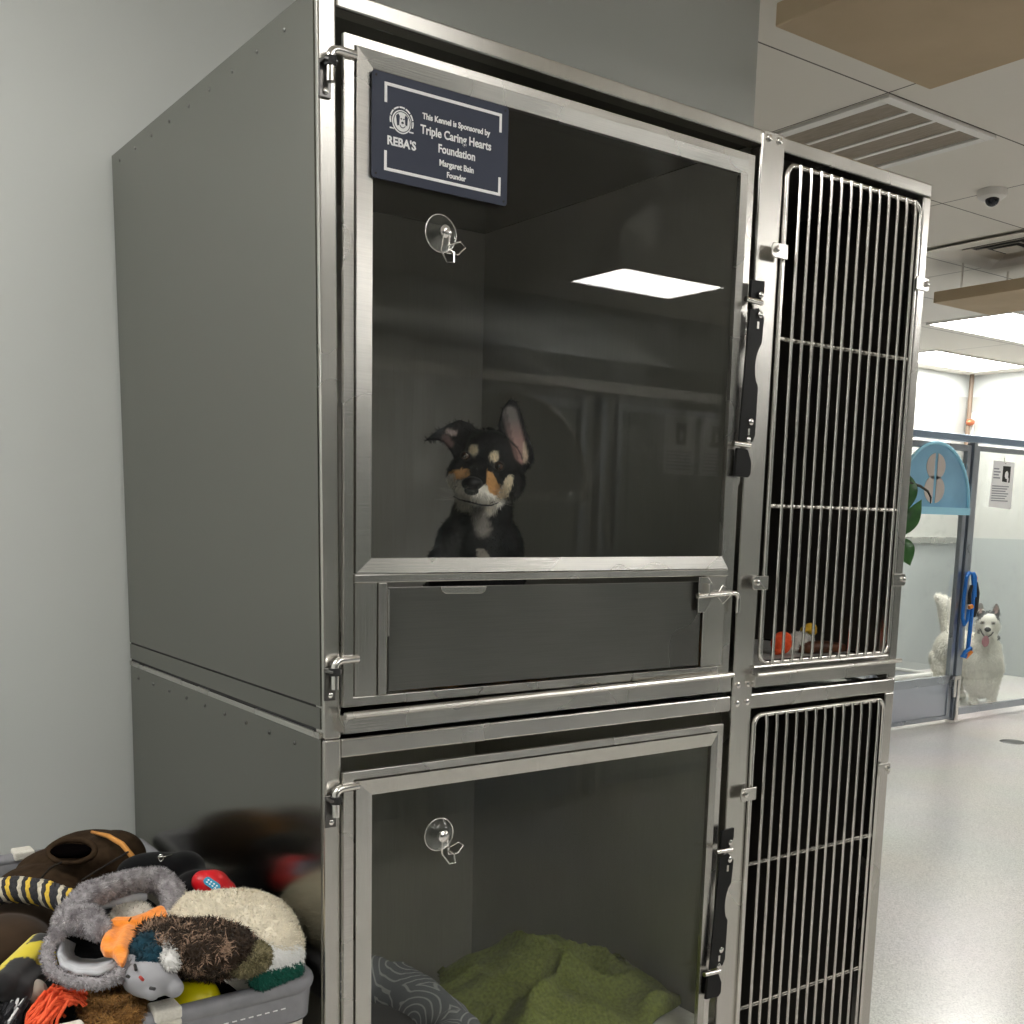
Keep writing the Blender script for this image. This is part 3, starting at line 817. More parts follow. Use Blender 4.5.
# --- puppy: local frame, x to its left (viewer's right), -y towards the viewer, z up; k = metres per unit
k = .001817
def L(px, py, y=0.0): return ((px - 482) * k, y, .331 - (py - 487) * k)
th = -math.radians(34)
def leaf3(pts, y0, y1): return ('h', [L(a, b_, y0) for a, b_ in pts], [L(a, b_, y1) for a, b_ in pts])
HX = math.radians(-12)
pr = [
    ('e', L(496, 463, .012), (.060, .060, .052), Matrix.Rotation(math.radians(14), 4, 'Y')),
    ('e', L(494, 452, .0), (.047, .050, .040), Matrix.Rotation(math.radians(14), 4, 'Y')),
    ('e', L(469, 475, .005), (.032, .045, .034)), ('e', L(513, 482, .005), (.032, .045, .032)),
    ('c', L(487, 480, -.03), .034, L(479, 489, -.075), .0245),
    ('e', L(479, 483, -.072), (.022, .022, .015)),
    ('e', L(470, 492, -.060), (.018, .022, .013)), ('e', L(490, 495, -.058), (.022, .022, .014)),
    ('e', L(483, 502, -.050), (.021, .030, .010)),
    ('c', L(492, 485, .02), .052, L(486, 525, .035), .062),
    ('e', L(485, 552, .045), (.085, .080, .085)), ('e', L(478, 545, .02), (.050, .055, .060)),
    ('e', (.004, .06, .17), (.092, .105, .11)), ('e', (.0, .15, .10), (.11, .12, .10)),
    ('c', (-.055, .01, .19), .038, (-.05, -.01, .03), .020), ('e', (-.05, -.03, .018), (.022, .034, .018)),
    ('c', (.055, .01, .19), .038, (.055, -.01, .03), .020), ('e', (.055, -.03, .018), (.022, .034, .018)),
    ('c', (-.08, .16, .09), .055, (-.11, .08, .04), .028), ('e', (-.12, .02, .018), (.024, .045, .018)),
    ('c', (.08, .16, .09), .055, (.11, .08, .04), .028), ('e', (.12, .02, .018), (.024, .045, .018)),
    ('c', (0, .24, .05), .02, (.12, .31, .02), .012),
    # upright ear on the viewer's right
    leaf3([(503, 442), (502, 424), (506, 408), (513, 399), (520, 402), (525, 414), (530, 430), (537, 446), (539, 457), (534, 467), (522, 466), (511, 457)], .010, .022),
    ('c', L(506, 438, .012), .008, L(507, 448, .005), .014), ('c', L(530, 461, .014), .006, L(522, 466, .012), .018),
    # folded ear on the viewer's left
    leaf3([(483, 438), (476, 425), (463, 421), (452, 426), (440, 433), (428, 443), (441, 442), (448, 443), (454, 451), (459, 459), (469, 457)], .000, .012),
    ('c', L(472, 438, .006), .014, L(466, 445, .006), .015), ('c', L(462, 426, .006), .008, L(476, 434, .008), .012),
]
BLK = (.005, .0047, .005); TAN = (.62, .34, .13); CRM = (.82, .70, .50); WHT = (.88, .84, .76); PNK = (.42, .26, .235)
def pup_col(co, n):
    px = co.x / k + 482; py = 487 - (co.z - .331) / k
    c = BLK
    front = n.y < .25
    def mix(a, b_, t): return tuple(a[i] * (1 - t) + b_[i] * t for i in range(3))
    w = noise.noise(Vector((px * .3, py * .3, 0))) * .25
    if co.z > .20 and front and co.y < .035:
        # muzzle and lips
        d = seg(px, py, 464, 492, 500, 496, 11) + w
        if d < 1.15: c = mix(WHT, c, max(0, min(1, (d - .85) / .3)))
        d = seg(px, py, 468, 504, 494, 508, 8) + w
        if py > 488 and d < 1.1: c = mix((.60, .55, .47), c, max(0, min(1, (d - .7) / .4)))
        d = seg(px, py, 484, 512, 489, 528, 9) + w                  # throat
        if d < 1.1: c = mix((.33, .30, .27), c, max(0, min(1, (d - .5) / .6)))
        d = seg(px, py, 493, 478, 499, 489, 6) + w                  # tan up the viewer's right side of the bridge
        if d < 1: c = TAN
        d = seg(px, py, 513.5, 479, 508, 494, 4.2) + w
        if d < 1: c = CRM
        d = seg(px, py, 457, 477, 470, 474, 5) + w
        if d < 1: c = TAN
        d = seg(px, py, 456, 480, 460, 492, 5.5) + w
        if d < 1: c = WHT
        d = seg(px, py, 484, 468, 483, 481, 7.5)                    # black bridge of the nose
        if d < 1: c = BLK
        for (ax, ay, r) in ((477.5, 451.5, 4.6), (498, 457.5, 4.8)):
            d = math.hypot(px - ax, (py - ay) * .9) / r + w
            if d < 1.15: c = mix(CRM, c, max(0, min(1, (d - .8) / .35)))
    if co.z > .2 and n.y < -.3:
        # hairless insides of the ears
        d = seg(px, py, 513, 414, 525, 455, 8.2)
        if d < 1.1 and py < 464 and co.y < .03:
            t_ = max(0, min(1, (py - 418) / 22))
            g_ = mix((.20, .18, .175), PNK, t_)
            if px < 511 + (py - 414) * .25: g_ = mix(g_, BLK, .45)
            if px > 527 and py > 440: g_ = mix(g_, CRM, .5)
            c = mix(g_, c, max(0, min(1, (d - .75) / .3)))
        d = seg(px, py, 452, 433, 459, 434, 3.0)
        if d < 1.1: c = mix((.45, .36, .34), c, max(0, min(1, (d - .6) / .5)))
        d = seg(px, py, 449, 439, 455, 445, 4)
        if d < 1.1: c = mix((.20, .13, .12), c, max(0, min(1, (d - .5) / .6)))
    if front and .08 < co.z < .26 and co.y < .02:
        if seg(px, py, 488, 553, 492, 560, 6) + w * 2 < 1: c = (.30, .27, .23)
    if co.z < .05 and co.y < .06: c = TAN
    return c
PU = blob(pr, .0034, 5)
paint(PU, pup_col)
PUP = link('puppy', PU, COAT)
tag(PUP, 'black and tan puppy with one upright ear sitting behind the upper glass door', 'dog')
PUP.location = (.430 - 0, .25, 1.2); PUP.rotation_euler = (0, 0, th)
pf = fur(PU, 26000, .0085, .0011, comb=(0, -.1, -.9), rnd=.5, lift=.45, var=.5, keep=lambda P, N: not (P.z > .40 and N.y < -.5 and abs(P.x) > .04 and P.y < .03 and P.x > .0 and P.z > .40))
o = link('fur', pf, COAT, PUP)
for (px, py, y) in ((470, 458, -.0435), (503, 467, -.047)):
    e = MB().ell(L(px, py, y), (.0082, .0070, .0078)).build('eye', EYE, PUP, smooth=True)
    e['label'] = 'dark shiny eye'
    pu_ = MB().ell(L(px - 1.0, py + .2, y - .0052), (.0040, .0026, .0042), None, 2).build('pupil', plain('pupil_black', (.002, .002, .002), .08, spec=1.0), e, smooth=True)
    e2 = MB().tube([(L(px, py, y)[0] + .0088 * math.cos(a), y - .003, L(px, py, y)[2] + .0080 * math.sin(a)) for a in [2 * PI * q / 16 for q in range(16)]], .0011, 6, closed=True).build('eyelid', plain('lid', (.02, .015, .012), .5), PUP, smooth=True)
b = MB(); b.ell(L(477, 485, -.094), (.0185, .014, .0125)); b.ell(L(477, 491, -.092), (.0135, .012, .0095))
b.build('nose', NOSE, PUP, smooth=True)
b = MB()
for s in (-1, 1): b.ell(L(477 + s * 5, 488, -.1055), (.0034, .003, .0026), None, 2)
b.build('nostrils', RUB, PUP, smooth=True)
b = MB(); b.tube([L(459, 497, -.052), L(465, 500, -.066), L(472, 501.5, -.074), L(479, 503, -.079), L(487, 505, -.079), L(496, 505, -.070), L(503, 502, -.056)], [.0008, .0014, .0017, .0017, .0017, .0014, .0008], 8)
b.build('mouth', plain('dark_lips', (.010, .007, .007), .4), PUP, smooth=True)
b = MB()
for i in range(14):
    s = -1 if i < 7 else 1
    x, z0 = (464 if s < 0 else 496), 492 + (i % 7) * 1.6
    p0 = Vector(L(x, z0, -.062)); p1 = p0 + Vector((s * random.uniform(.03, .045), random.uniform(-.012, .008), random.uniform(-.014, .012)))
    b.tube([p0, (p0 + p1) / 2 + Vector((0, -.004, 0)), p1], [.0003, .00025, .0001], 4)
b.build('whiskers', plain('whisker', (.55, .52, .48), .4), PUP)

# --- husky in the far run: metres, same frame
k2 = .0082
def G(px, py, y=0.0): return ((px - 986) * k2, y, (707 - py) * k2)
HB = (7.80, 3.64)
pr = [
    ('e', G(984, 664, .02), (.165, .15, .19)), ('e', G(985, 684, .0), (.14, .11, .12)),
    ('e', G(984, 650, .02), (.14, .13, .12)),
    ('c', G(985, 650, .02), .10, G(986, 632, -.02), .085),
    ('e', G(986.5, 622, -.04), (.088, .085, .080)), ('e', G(980, 627, -.03), (.045, .05, .045)), ('e', G(993, 627, -.03), (.045, .05, .045)),
    ('c', G(986.5, 628, -.09), .042, G(986.5, 630, -.15), .028),
    ('e', G(986, 636, -.10), (.028, .045, .014)),
    ('c', (-.10, .0, .32), .062, (-.065, -.03, .20), .042), ('c', (-.065, -.03, .20), .042, (-.060, -.03, .05), .030), ('e', (-.058, -.06, .028), (.040, .062, .028)),
    ('c', (.10, .0, .32), .062, (.095, -.04, .20), .042), ('c', (.095, -.04, .20), .042, (.085, -.05, .05), .030), ('e', (.085, -.08, .028), (.040, .062, .028)),
    ('c', (-.02, .10, .42), .155, (-.24, .36, .44), .145), ('e', (-.28, .38, .40), (.14, .15, .17)),
    ('c', (-.36, .36, .34), .090, (-.345, .30, .22), .060), ('c', (-.345, .30, .22), .052, (-.36, .44, .14), .034), ('c', (-.36, .44, .14), .032, (-.35, .41, .03), .028), ('e', (-.35, .37, .026), (.038, .06, .026)),
    ('c', (-.20, .32, .32), .085, (-.18, .22, .22), .058), ('c', (-.18, .22, .22), .050, (-.185, .36, .13), .034), ('c', (-.185, .36, .13), .032, (-.165, .31, .03), .028), ('e', (-.16, .26, .026), (.042, .065, .026)),
    ('c', (-.30, .46, .50), .055, (-.335, .48, .66), .055), ('c', (-.335, .48, .66), .058, (-.36, .47, .80), .062), ('c', (-.36, .47, .80), .058, (-.42, .46, .86), .028),
]
for s, ex in ((-1, 978.5), (1, 993.0)):
    pts = [(ex - 4, 613), (ex - 3.2, 606), (ex - .4 * 1, 601.5), (ex + 2.8, 606), (ex + 4, 613)]
    pr.append(('h', [G(a, b_, -.045) for a, b_ in pts], [G(a, b_, -.015) for a, b_ in pts]))
    pr.append(('e', G(ex, 614, -.03), (.034, .03, .03)))
def husky_col(co, n):
    px = co.x / k2 + 986; py = 707 - co.z / k2
    c = (.72, .69, .62)
    if co.z > .6 and co.x > -.15:
        for (a, b_) in (((974, 619), (979, 614)), ((979, 614), (985.5, 610.5)), ((994, 611), (998, 617)), ((985.5, 610.5), (994, 611.0))):
            if seg(px, py, *a, *b_, 3.4 if a[0] in (974, 994) else 2.4) < 1: c = (.03, .03, .032)
        for ex in (978.5, 993.0):
            if n.y < -.3 and math.hypot((px - ex) / 2.0, (py - 609) / 4.2) < 1: c = (.30, .20, .18)
            elif py < 609 and (n.y > -.2 or abs(px - ex) > 2.2): c = (.16, .15, .14)
        for ex in (981.5, 991.5):
            if math.hypot(px - ex, (py - 622.2) * 1.3) < 2.2: c = (.16, .15, .14)
        if abs(px - 978.5) < 1.2 and 629 < py < 635: c = (.20, .18, .17)
    return c
HU = blob(pr, .012, 5)
paint(HU, husky_col)
HUS = link('husky', HU, COATW)
tag(HUS, 'white husky with dark brow mask and pink tongue standing in the far run', 'dog')
HUS.location = (HB[0], HB[1], 0); HUS.rotation_euler = (0, 0, -math.radians(59.3))
link('fur', fur(HU, 16000, .030, .005, comb=(0, .2, -.9), rnd=.5, lift=.4, var=.10, keep=lambda P, N: not (P.z > .58 and N.y < -.2 and P.x > -.15)), COATW, HUS)
for ex in (981.6, 991.3):
    MB().ell(G(ex, 622.4, -.108), (.010, .009, .010), None, 2).build('eye', EYE, HUS, smooth=True)
MB().ell(G(986.8, 627.8, -.180), (.026, .02, .020), None, 3).build('nose', NOSE, HUS, smooth=True)
b = MB(); b.tube([G(979.5, 628, -.075), G(981.5, 632, -.11), G(984, 635, -.140), G(987, 635.8, -.15), G(990, 634, -.13), G(992, 631, -.10)], .0055, 8)
b.build('mouth', plain('dark_lips_far', (.03, .02, .02), .5), HUS, smooth=True)
b = MB(); b.ell(G(985.7, 640, -.150), (.028, .014, .046)); b.build('tongue', plain('tongue', (.45, .17, .20), .35), HUS, smooth=True)
b = MB(); b.tube([(.098 * math.cos(a), .045 + .085 * math.sin(a), .565 + .02 * math.sin(a)) for a in [2 * PI * q / 20 for q in range(20)]], .010, 8, closed=True)
b.build('collar', plain('black_collar', (.01, .01, .01), .6), HUS, smooth=True)

# ------------------------------------------------------------------ toys in the upper narrow kennel
PLO = noisy('orange_felt', (.75, .07, .015), (.90, .12, .03), 120, .9, bump=.5)
b = MB(); b.ell((0, 0, .024), (.026, .02, .024)); b.ell((.004, 0, .036), (.02, .018, .014)); b.ell((-.012, 0, .012), (.012, .014, .012))
t = b.build('ball_toy', PLO, None, smooth=True); t.location = (1.155, .14, 1.197)
tag(t, 'small orange-red chew toy at the left of the upper barred kennel floor', 'dog toy')
me = blob([('e', (0, 0, .022), (.030, .022, .022)), ('e', (-.03, 0, .012), (.018, .015, .012)), ('e', (.02, 0, .02), (.02, .018, .018))], .003, 3)
paint(me, lambda c, n: (.72, .70, .66)); t = link('plush_toy', me, attr_mat('toy_plush', .9))
link('fur', fur(me, 2500, .006, .0012), attr_mat('toy_plush_fur', .9), t)
t.location = (1.225, .15, 1.1965); tag(t, 'white fluffy toy between orange toy and brown chew stick', 'dog toy')
b = MB(); b.tube([(-.055, .025, .012), (-.03, .01, .013), (0, 0, .014), (.025, -.012, .013), (.045, -.02, .011)], [.011, .014, .014, .012, .009], 12)
t = b.build('chew_stick', noisy('brown_chew', (.05, .018, .008), (.13, .045, .015), 60, .5, bump=.6), None, smooth=True)
t.location = (1.265, .115, 1.197); tag(t, 'long brown chew stick lying on the barred kennel floor', 'dog chew')
t = thing('plush_flower', 'yellow and green plush toy behind the brown chew stick', 'dog toy', (1.285, .175, 1.197))
b = MB(); b.tube([(0, 0, 0), (.004, 0, .02), (0, 0, .034)], [.018, .012, .007], 12); b.ell((-.012, 0, .02), (.012, .008, .014)); b.build('stem', plain('green_felt', (.05, .10, .03), .9), t, smooth=True)
b = MB(); b.ell((.004, -.002, .048), (.018, .012, .013)); b.ell((-.014, 0, .046), (.010, .009, .007)); b.ell((.012, -.002, .040), (.010, .01, .008)); b.build('head', noisy('yellow_felt', (.75, .42, .03), (.85, .55, .06), 150, .9), t, smooth=True)

# ------------------------------------------------------------------ bedding in the lower kennel
def drape(name, mat, fn, nx, ny, parent=None, th=.012):
    b = bmesh.new(); g = [[b.verts.new(fn(i / nx, j / ny)) for j in range(ny + 1)] for i in range(nx + 1)]
    for i in range(nx):
        for j in range(ny): b.faces.new((g[i][j], g[i + 1][j], g[i + 1][j + 1], g[i][j + 1]))
    me = bpy.data.meshes.new(name); bmesh.ops.recalc_face_normals(b, faces=b.faces); b.to_mesh(me); b.free()
    for p in me.polygons: p.use_smooth = True
    o = link(name, me, mat, parent)
    s = o.modifiers.new('thick', 'SOLIDIFY'); s.thickness = th; s.offset = -1
    return o
GREEN = noisy('green_fleece', (.12, .145, .022), (.21, .245, .045), 140, .95, bump=1.0, bscale=420)
def bl(u, v):
    x = .26 + .56 * u; y = .10 + .62 * v
    cu = (u - .5) * 2; cv = (v - .5) * 2
    e = max(0, 1 - abs(cu) ** 3) * max(0, 1 - abs(cv) ** 3)
    n = noise.noise(Vector((x * 7, y * 7, 1.3)))
    n2 = noise.ridged_multi_fractal(Vector((x * 4.0, y * 3.0 + x * 2.5, 4.2)), 1, 2, 3, 1, 2)
    h = .474 + .013 + e * (.012 + .05 * n + .075 * (1 - abs(math.sin(9 * (x - .5 * y) + 3 * n))) ** 2 * .5 + .035 * n2 + .030 * math.exp(-((u - .45) ** 2 + (v - .62) ** 2) / .05))
    r = 1 + .06 * math.sin(7 * math.atan2(cv, cu + .001)) 
    s = max(1, math.hypot(cu, cv)) * 1.0
    x = .685 + (x - .57) / s * r * .95; y = .27 + (y - .41) / s * r * .75
    y = max(y, .045)
    x = min(x, .868)
    return (x, y, h)
t = drape('blanket', GREEN, bl, 90, 80)
tag(t, 'crumpled olive green fleece blanket in the lower kennel', 'blanket')
def bed_mat():
    m, nt, n, p = new_mat('wavy_print'); p.inputs['Roughness'].default_value = .85
    tc = n.new('ShaderNodeTexCoord'); mp = n.new('ShaderNodeMapping'); mp.inputs['Scale'].default_value = (1, 1, 1)
    nt.links.new(tc.outputs['Object'], mp.inputs[0])
    v = n.new('ShaderNodeTexVoronoi'); v.inputs['Scale'].default_value = 9; v.feature = 'F1'; nt.links.new(mp.outputs[0], v.inputs['Vector'])
    a = n.new('ShaderNodeMath'); a.operation = 'MULTIPLY'; a.inputs[1].default_value = 8; nt.links.new(v.outputs['Distance'], a.inputs[0])
    f = n.new('ShaderNodeMath'); f.operation = 'FRACT'; nt.links.new(a.outputs[0], f.inputs[0])
    g = n.new('ShaderNodeMath'); g.operation = 'LESS_THAN'; g.inputs[1].default_value = .22; nt.links.new(f.outputs[0], g.inputs[0])
    mx = n.new('ShaderNodeMix'); mx.data_type = 'RGBA'; mx.inputs[6].default_value = (.15, .16, .19, 1); mx.inputs[7].default_value = (.42, .43, .45, 1)
    nt.links.new(g.outputs[0], mx.inputs[0]); nt.links.new(mx.outputs[2], p.inputs['Base Color']); return m
t = thing('dog_bed', 'grey bolster dog bed with looping white line print in the lower kennel', 'dog bed', (.185, .265, .474))
pp = []
for q in range(36):
    a = 2 * PI * q / 36
    pp.append((.17 * math.copysign(abs(math.cos(a)) ** .7, math.cos(a)), .18 * math.copysign(abs(math.sin(a)) ** .7, math.sin(a)), .054 + .030 * max(0, math.sin(a)) + .004 * math.sin(6 * a)))
BM = bed_mat()
MB().tube(pp, [.052 + .003 * math.sin(9 * q) for q in range(36)], 18, closed=True).build('bolster', BM, t, smooth=True)
b = MB(); b.ell((0, 0, .040), (.155, .165, .038)); b.build('cushion', plain('dark_cushion', (.03, .03, .033), .9), t, smooth=True)


# ------------------------------------------------------------------ dog runs (far side, and the row facing the kennels)
ACR = noisy('blue_acrylic', (.17, .36, .55), (.24, .50, .70), 2, .12)
ACRE = plain('blue_acrylic_edge', (.34, .68, .85), .15)
DIG = steel('digit_steel', (.62, .56, .52), .35, 'v', .2, metal=.4)
PAPER = plain('paper', (.92, .92, .93), .7)
INK = plain('ink', (.02, .02, .02), .6)
GREYT = plain('grey_print', (.35, .36, .40), .6)
KICK = steel('kick_plate', (.46, .49, .56), .3, 'h', .3, var=.02, bump=.02, rv=.05)

def run_door(x0, x1, y, f, label, digit=True):
    """glass gate of a dog run; f = -1 looks towards -y, +1 towards +y"""
    t = thing('run_gate', label, 'gate', ((x0 + x1) / 2, y, 0))
    w = (x1 - x0) / 2
    a, c = sorted((-.018 * 1, .018 * 1))
    b = MB()
    b.box(-w, a, .03, -w + .045, c, 2.055); b.box(w - .045, a, .03, w, c, 2.055)
    b.box(-w + .045, a, 2.01, w - .045, c, 2.055); b.box(-w + .045, a, .30, w - .045, c, .36); b.box(-w + .045, a, .03, w - .045, c, .06)
    b.build('gate_frame', ALU, t, bevel=.003)
    MB().box(-w + .045, -.008, .06, w - .045, .008, .30).build('kick_plate', KICK, t)
    MB().box(-w + .045, -.003, .36, w - .045, .003, 2.01).build('pane', RUNGLASS, t)
    yf = .020 * f
    A = MB(); R = w - .005
    pts = [(R * math.cos(q), 1.600 + .45 * math.sin(q)) for q in [PI * k_ / 32 for k_ in range(33)]]
    y0, y1 = sorted((yf, yf + .008 * f))
    A.slabxz(pts, y0, y1); sg = A.build('number_panel', ACR if digit else FRP, t)
    E_ = MB()
    E_.tube([(p_[0] * .995, yf + .012 * f, 1.600 + (p_[1] - 1.6) * .995) for p_ in pts], .012, 8)
    y0, y1 = sorted((yf, yf + .030 * f))
    E_.box(-R, y0, 1.550, R, y1, 1.602)
    E_.build('panel_rim', ACRE if digit else FRONT, sg, smooth='auto')
    if digit:
        Dg = MB(); yy = sorted((yf + .009 * f, yf + .012 * f))
        for (cz, rx, rz) in ((1.885, .112, .092), (1.725, .120, .098)):
            for s in (-1, 1):
                q = [(s * (.017) , cz + rz * .97)] + [(s * max(.017, rx * math.cos(a_)), cz + rz * math.sin(a_)) for a_ in [PI / 2 - PI * k_ / 16 for k_ in range(1, 16)]] + [(s * .017, cz - rz * .97)]
                Dg.slabxz(q if s > 0 else q[::-1], yy[0], yy[1])
        Dg.build('number_eight', DIG, sg)
    return t

def run_panel(x0, x1, y, label):
    t = thing('glass_partition', label, 'glass panel', ((x0 + x1) / 2, y, 0))
    w = (x1 - x0) / 2
    b = MB()
    b.box(-w, -.018, .05, -w + .035, .018, 2.055); b.box(w - .035, -.018, .05, w, .018, 2.055)
    b.box(-w + .035, -.018, 2.02, w - .035, .018, 2.055); b.box(-w + .035, -.018, .05, w - .035, .018, .10)
    b.build('panel_frame', ALU, t, bevel=.003)
    MB().box(-w + .035, -.003, .115, w - .035, .003, 2.02).build('pane', RUNGLASS, t)
    return t

def run_post(x, y, label, cat='post'):
    t = thing('run_post', label, cat, (x, y, 0))
    MB().box(-.022, -.03, .02, .022, .03, 2.075).build('post', ALU, t, bevel=.004)
    MB().lathe([(.034, 0), (.034, .018), (.024, .024)], n=20).build('foot', PIN, t, smooth='auto')
    b = MB(); b.cyl((-.045, -.045, .20), (-.045, -.045, .36), .012, 12); b.cyl((.0, -.045, .02), (.0, -.045, .33), .014, 12)
    b.box(-.06, -.05, .33, .02, -.03, .36)
    b.build('latch_rod', PIN, t, smooth='auto'); return t

YF = 3.316
b = MB().box(2.2, YF - .03, 2.078, XR - .01, YF + .03, 2.125)
o = b.build('top_rail', BLUEALU, None, bevel=.004); tag(o, 'long blue-grey steel top rail over the far dog runs', 'rail')
run_door(5.945, 6.825, YF, -1, 'far glass run gate with arched blue number 8 panel')
run_panel(6.905, 9.7, YF, 'wide glass panel before the white dog, right of the run post')
run_panel(4.90, 5.85, YF, 'glass run panel hidden behind the barred kennels')
run_post(6.865, YF, 'steel post between the number 8 gate and the glass panel')
run_post(5.895, YF, 'steel post on the hinge side of the number 8 gate')

# notice on a hook
t = thing('hanging_notice', 'white paper notice with a dog photo hanging on the far glass panel', 'notice', (7.25, YF - .020, 1.79))
b = MB(); b.slabxz([(-.15, -.17), (.155, -.185), (.155, .165), (-.13, .17)], -.0015, 0); b.build('sheet', PAPER, t)
b = MB(); b.slabxz([(.0, .02), (.105, .015), (.105, .135), (.0, .135)], -.0022, -.0016); ph = b.build('photo', INK, t)
b = MB(); b.ell((.055, -.0024, .07), (.025, .0006, .03), None, 2); b.ell((.075, -.0024, .035), (.012, .0006, .02), None, 2); b.build('photo_dog', PAPER, ph)
b = MB()
for i in range(7): b.box(-.125, -.0022, -.02 - i * .018, .10 - (i % 3) * .02, -.0016, -.012 - i * .018)
for i in range(4): b.box(-.12, -.0022, .04 + i * .022, -.03 - (i % 2) * .02, -.0016, .05 + i * .022)
b.build('printed_lines', GREYT, t)
t = thing('suction_hook', 'tiny clear suction hook above the paper notice', 'suction hook', (7.262, YF - .005, 1.985))
MB().lathe([(.028, 0), (.024, -.006), (.008, -.014)], n=20, axis='y').build('cup', GLASS, t, smooth='auto')
MB().tube([(0, -.014, 0), (0, -.02, -.035), (.006, -.024, -.045), (.004, -.028, -.03)], .003, 6).build('wire_hook', PIN, t, smooth='auto')

# leash on the post
BLUE = noisy('blue_rope', (.0, .10, .42), (.01, .20, .65), 200, .6, bump=.6)
t = thing('leash', 'blue rope leash with orange ties looped on the run post', 'leash', (6.89, YF - .05, 0))
b = MB()
b.tube([(-.02, 0, 1.13), (-.06, -.01, 1.10), (-.075, -.01, .95), (-.07, -.01, .80), (-.04, -.01, .745), (-.005, -.01, .78), (.0, -.01, .86)], .014, 8)
b.tube([(-.02, 0, 1.13), (.01, -.015, 1.12), (.03, -.02, 1.0), (.028, -.02, .8), (.018, -.02, .56)], .015, 8)
b.tube([(.02, -.01, 1.13), (.045, -.015, 1.10), (.05, -.02, .95)], .013, 8)
b.tube([(.055, -.02, .545), (.02, -.04, .57), (-.03, -.03, .545), (-.05, -.02, .51), (-.02, -.03, .505), (.03, -.04, .54)], .014, 8, closed=True)
b.build('rope', BLUE, t, smooth='auto')
ORG = plain('orange_tie', (.75, .25, .03), .6)
for p0_, p1_, r_ in (((-.02, -.03, .50), (.03, -.045, .545), .014), ((-.015, -.02, .875), (.012, -.03, .885), .016), ((.055, -.01, 1.03), (.06, -.015, 1.10), .010)):
    MB().cyl(p0_, p1_, r_, 10).build('orange_tie', ORG, t, smooth='auto')
b = MB(); b.tube([(.06, -.02, 1.06), (.085, -.02, .98), (.082, -.02, .85), (.065, -.02, .80)], [.012, .02, .02, .012], 10, flat=.6); b.tube([(-.02, -.03, 1.04), (-.035, -.03, .98), (-.03, -.03, .90)], .014, 8)
b.build('leather_tab', RUB, t, smooth='auto')

# raised cot in the far run
t = thing('dog_cot', 'raised dog cot with white tube frame inside the number 8 run', 'dog bed', (7.05, 4.25, 0))
b = MB(); b.tube([(-.55, -.32, .24), (.45, -.32, .24), (.45, .32, .24), (-.55, .32, .24)], .022, 10, closed=True)
for (x, y) in ((-.55, -.32), (.45, -.32), (.45, .32), (-.55, .32)): b.cyl((x, y, 0), (x, y, .26), .02, 10)
b.build('frame', WHITE, t, smooth='auto')
MB().box(-.53, -.30, .225, .43, .30, .235).build('sling', plain('grey_sling', (.08, .085, .09), .8), t)
# pipe in the room corner
t = thing('pipe', 'thin brown pipe with copper valve in the far room corner', 'pipe', (XR - .10, YFAR - .08, 0))
MB().cyl((0, 0, 1.9), (0, 0, H), .022, 12).build('pipe_run', plain('brown_pipe', (.18, .13, .09), .4), t, smooth='auto')
b = MB(); b.ell((0, -.02, 2.50), (.05, .04, .035)); b.build('valve', plain('copper', (.55, .18, .09), .35, .6), t, smooth=True)
b = MB(); b.cyl((.07, 0, 1.9), (.07, 0, 2.6), .018, 10); b.build('conduit', WHITE, t, smooth='auto')
# floor drain
b = MB(); b.lathe([(.085, .001), (.08, .004), (.02, .003)], n=28); 
o = b.build('floor_drain', plain('drain_dark', (.05, .05, .05), .4, .5), None, smooth='auto'); o.location = (6.55, 2.63, 0)
tag(o, 'round dark drain cover set in the speckled floor', 'drain')

# row of runs behind the photographer, seen mirrored in the kennel glass
YO = -3.0
o = MB().box(-2.9, YO - .03, 2.10, 8.59, YO + .03, 2.155).build('top_rail', FRONT, None, bevel=.004)
tag(o, 'long steel top rail mirrored above the puppy in the glass door', 'rail')
g1 = run_door(2.03, 2.93, YO, 1, 'glass run gate with plain arched panel mirrored around the puppy', False)
run_panel(3.13, 5.2, YO, 'dark glass run panel with two papers, mirrored right of the puppy')
run_panel(.2, 1.86, YO, 'glass run panel mirrored at the left edge of the upper door')
run_post(1.93, YO, 'steel post mirrored left of the puppy in the upper door')
run_post(3.03, YO, 'steel post mirrored right of the puppy in the upper door')
for i, x in enumerate((3.57, 3.84)):
    t = thing('hanging_notice', ('white notice sheet mirrored in the upper glass door, nearer the puppy', 'white notice sheet mirrored in the upper glass door, beside the door catch')[i], 'notice', (x, YO + .02, 1.87), 0)
    MB().box(-.115, 0, -.155, .115, .002, .155).build('sheet', PAPER, t)
    ph = MB().box(-.03, .0022, .0, .045, .003, .115).build('photo', INK, t)
    b = MB(); b.ell((.008, .0034, .05), (.014, .0006, .03), None, 2); b.build('photo_dog', PAPER, ph)
    b = MB()
    for j in range(6): b.box(-.09, .0022, -.04 - j * .018, .09, .003, -.032 - j * .018)
    b.build('printed_lines', GREYT, t)

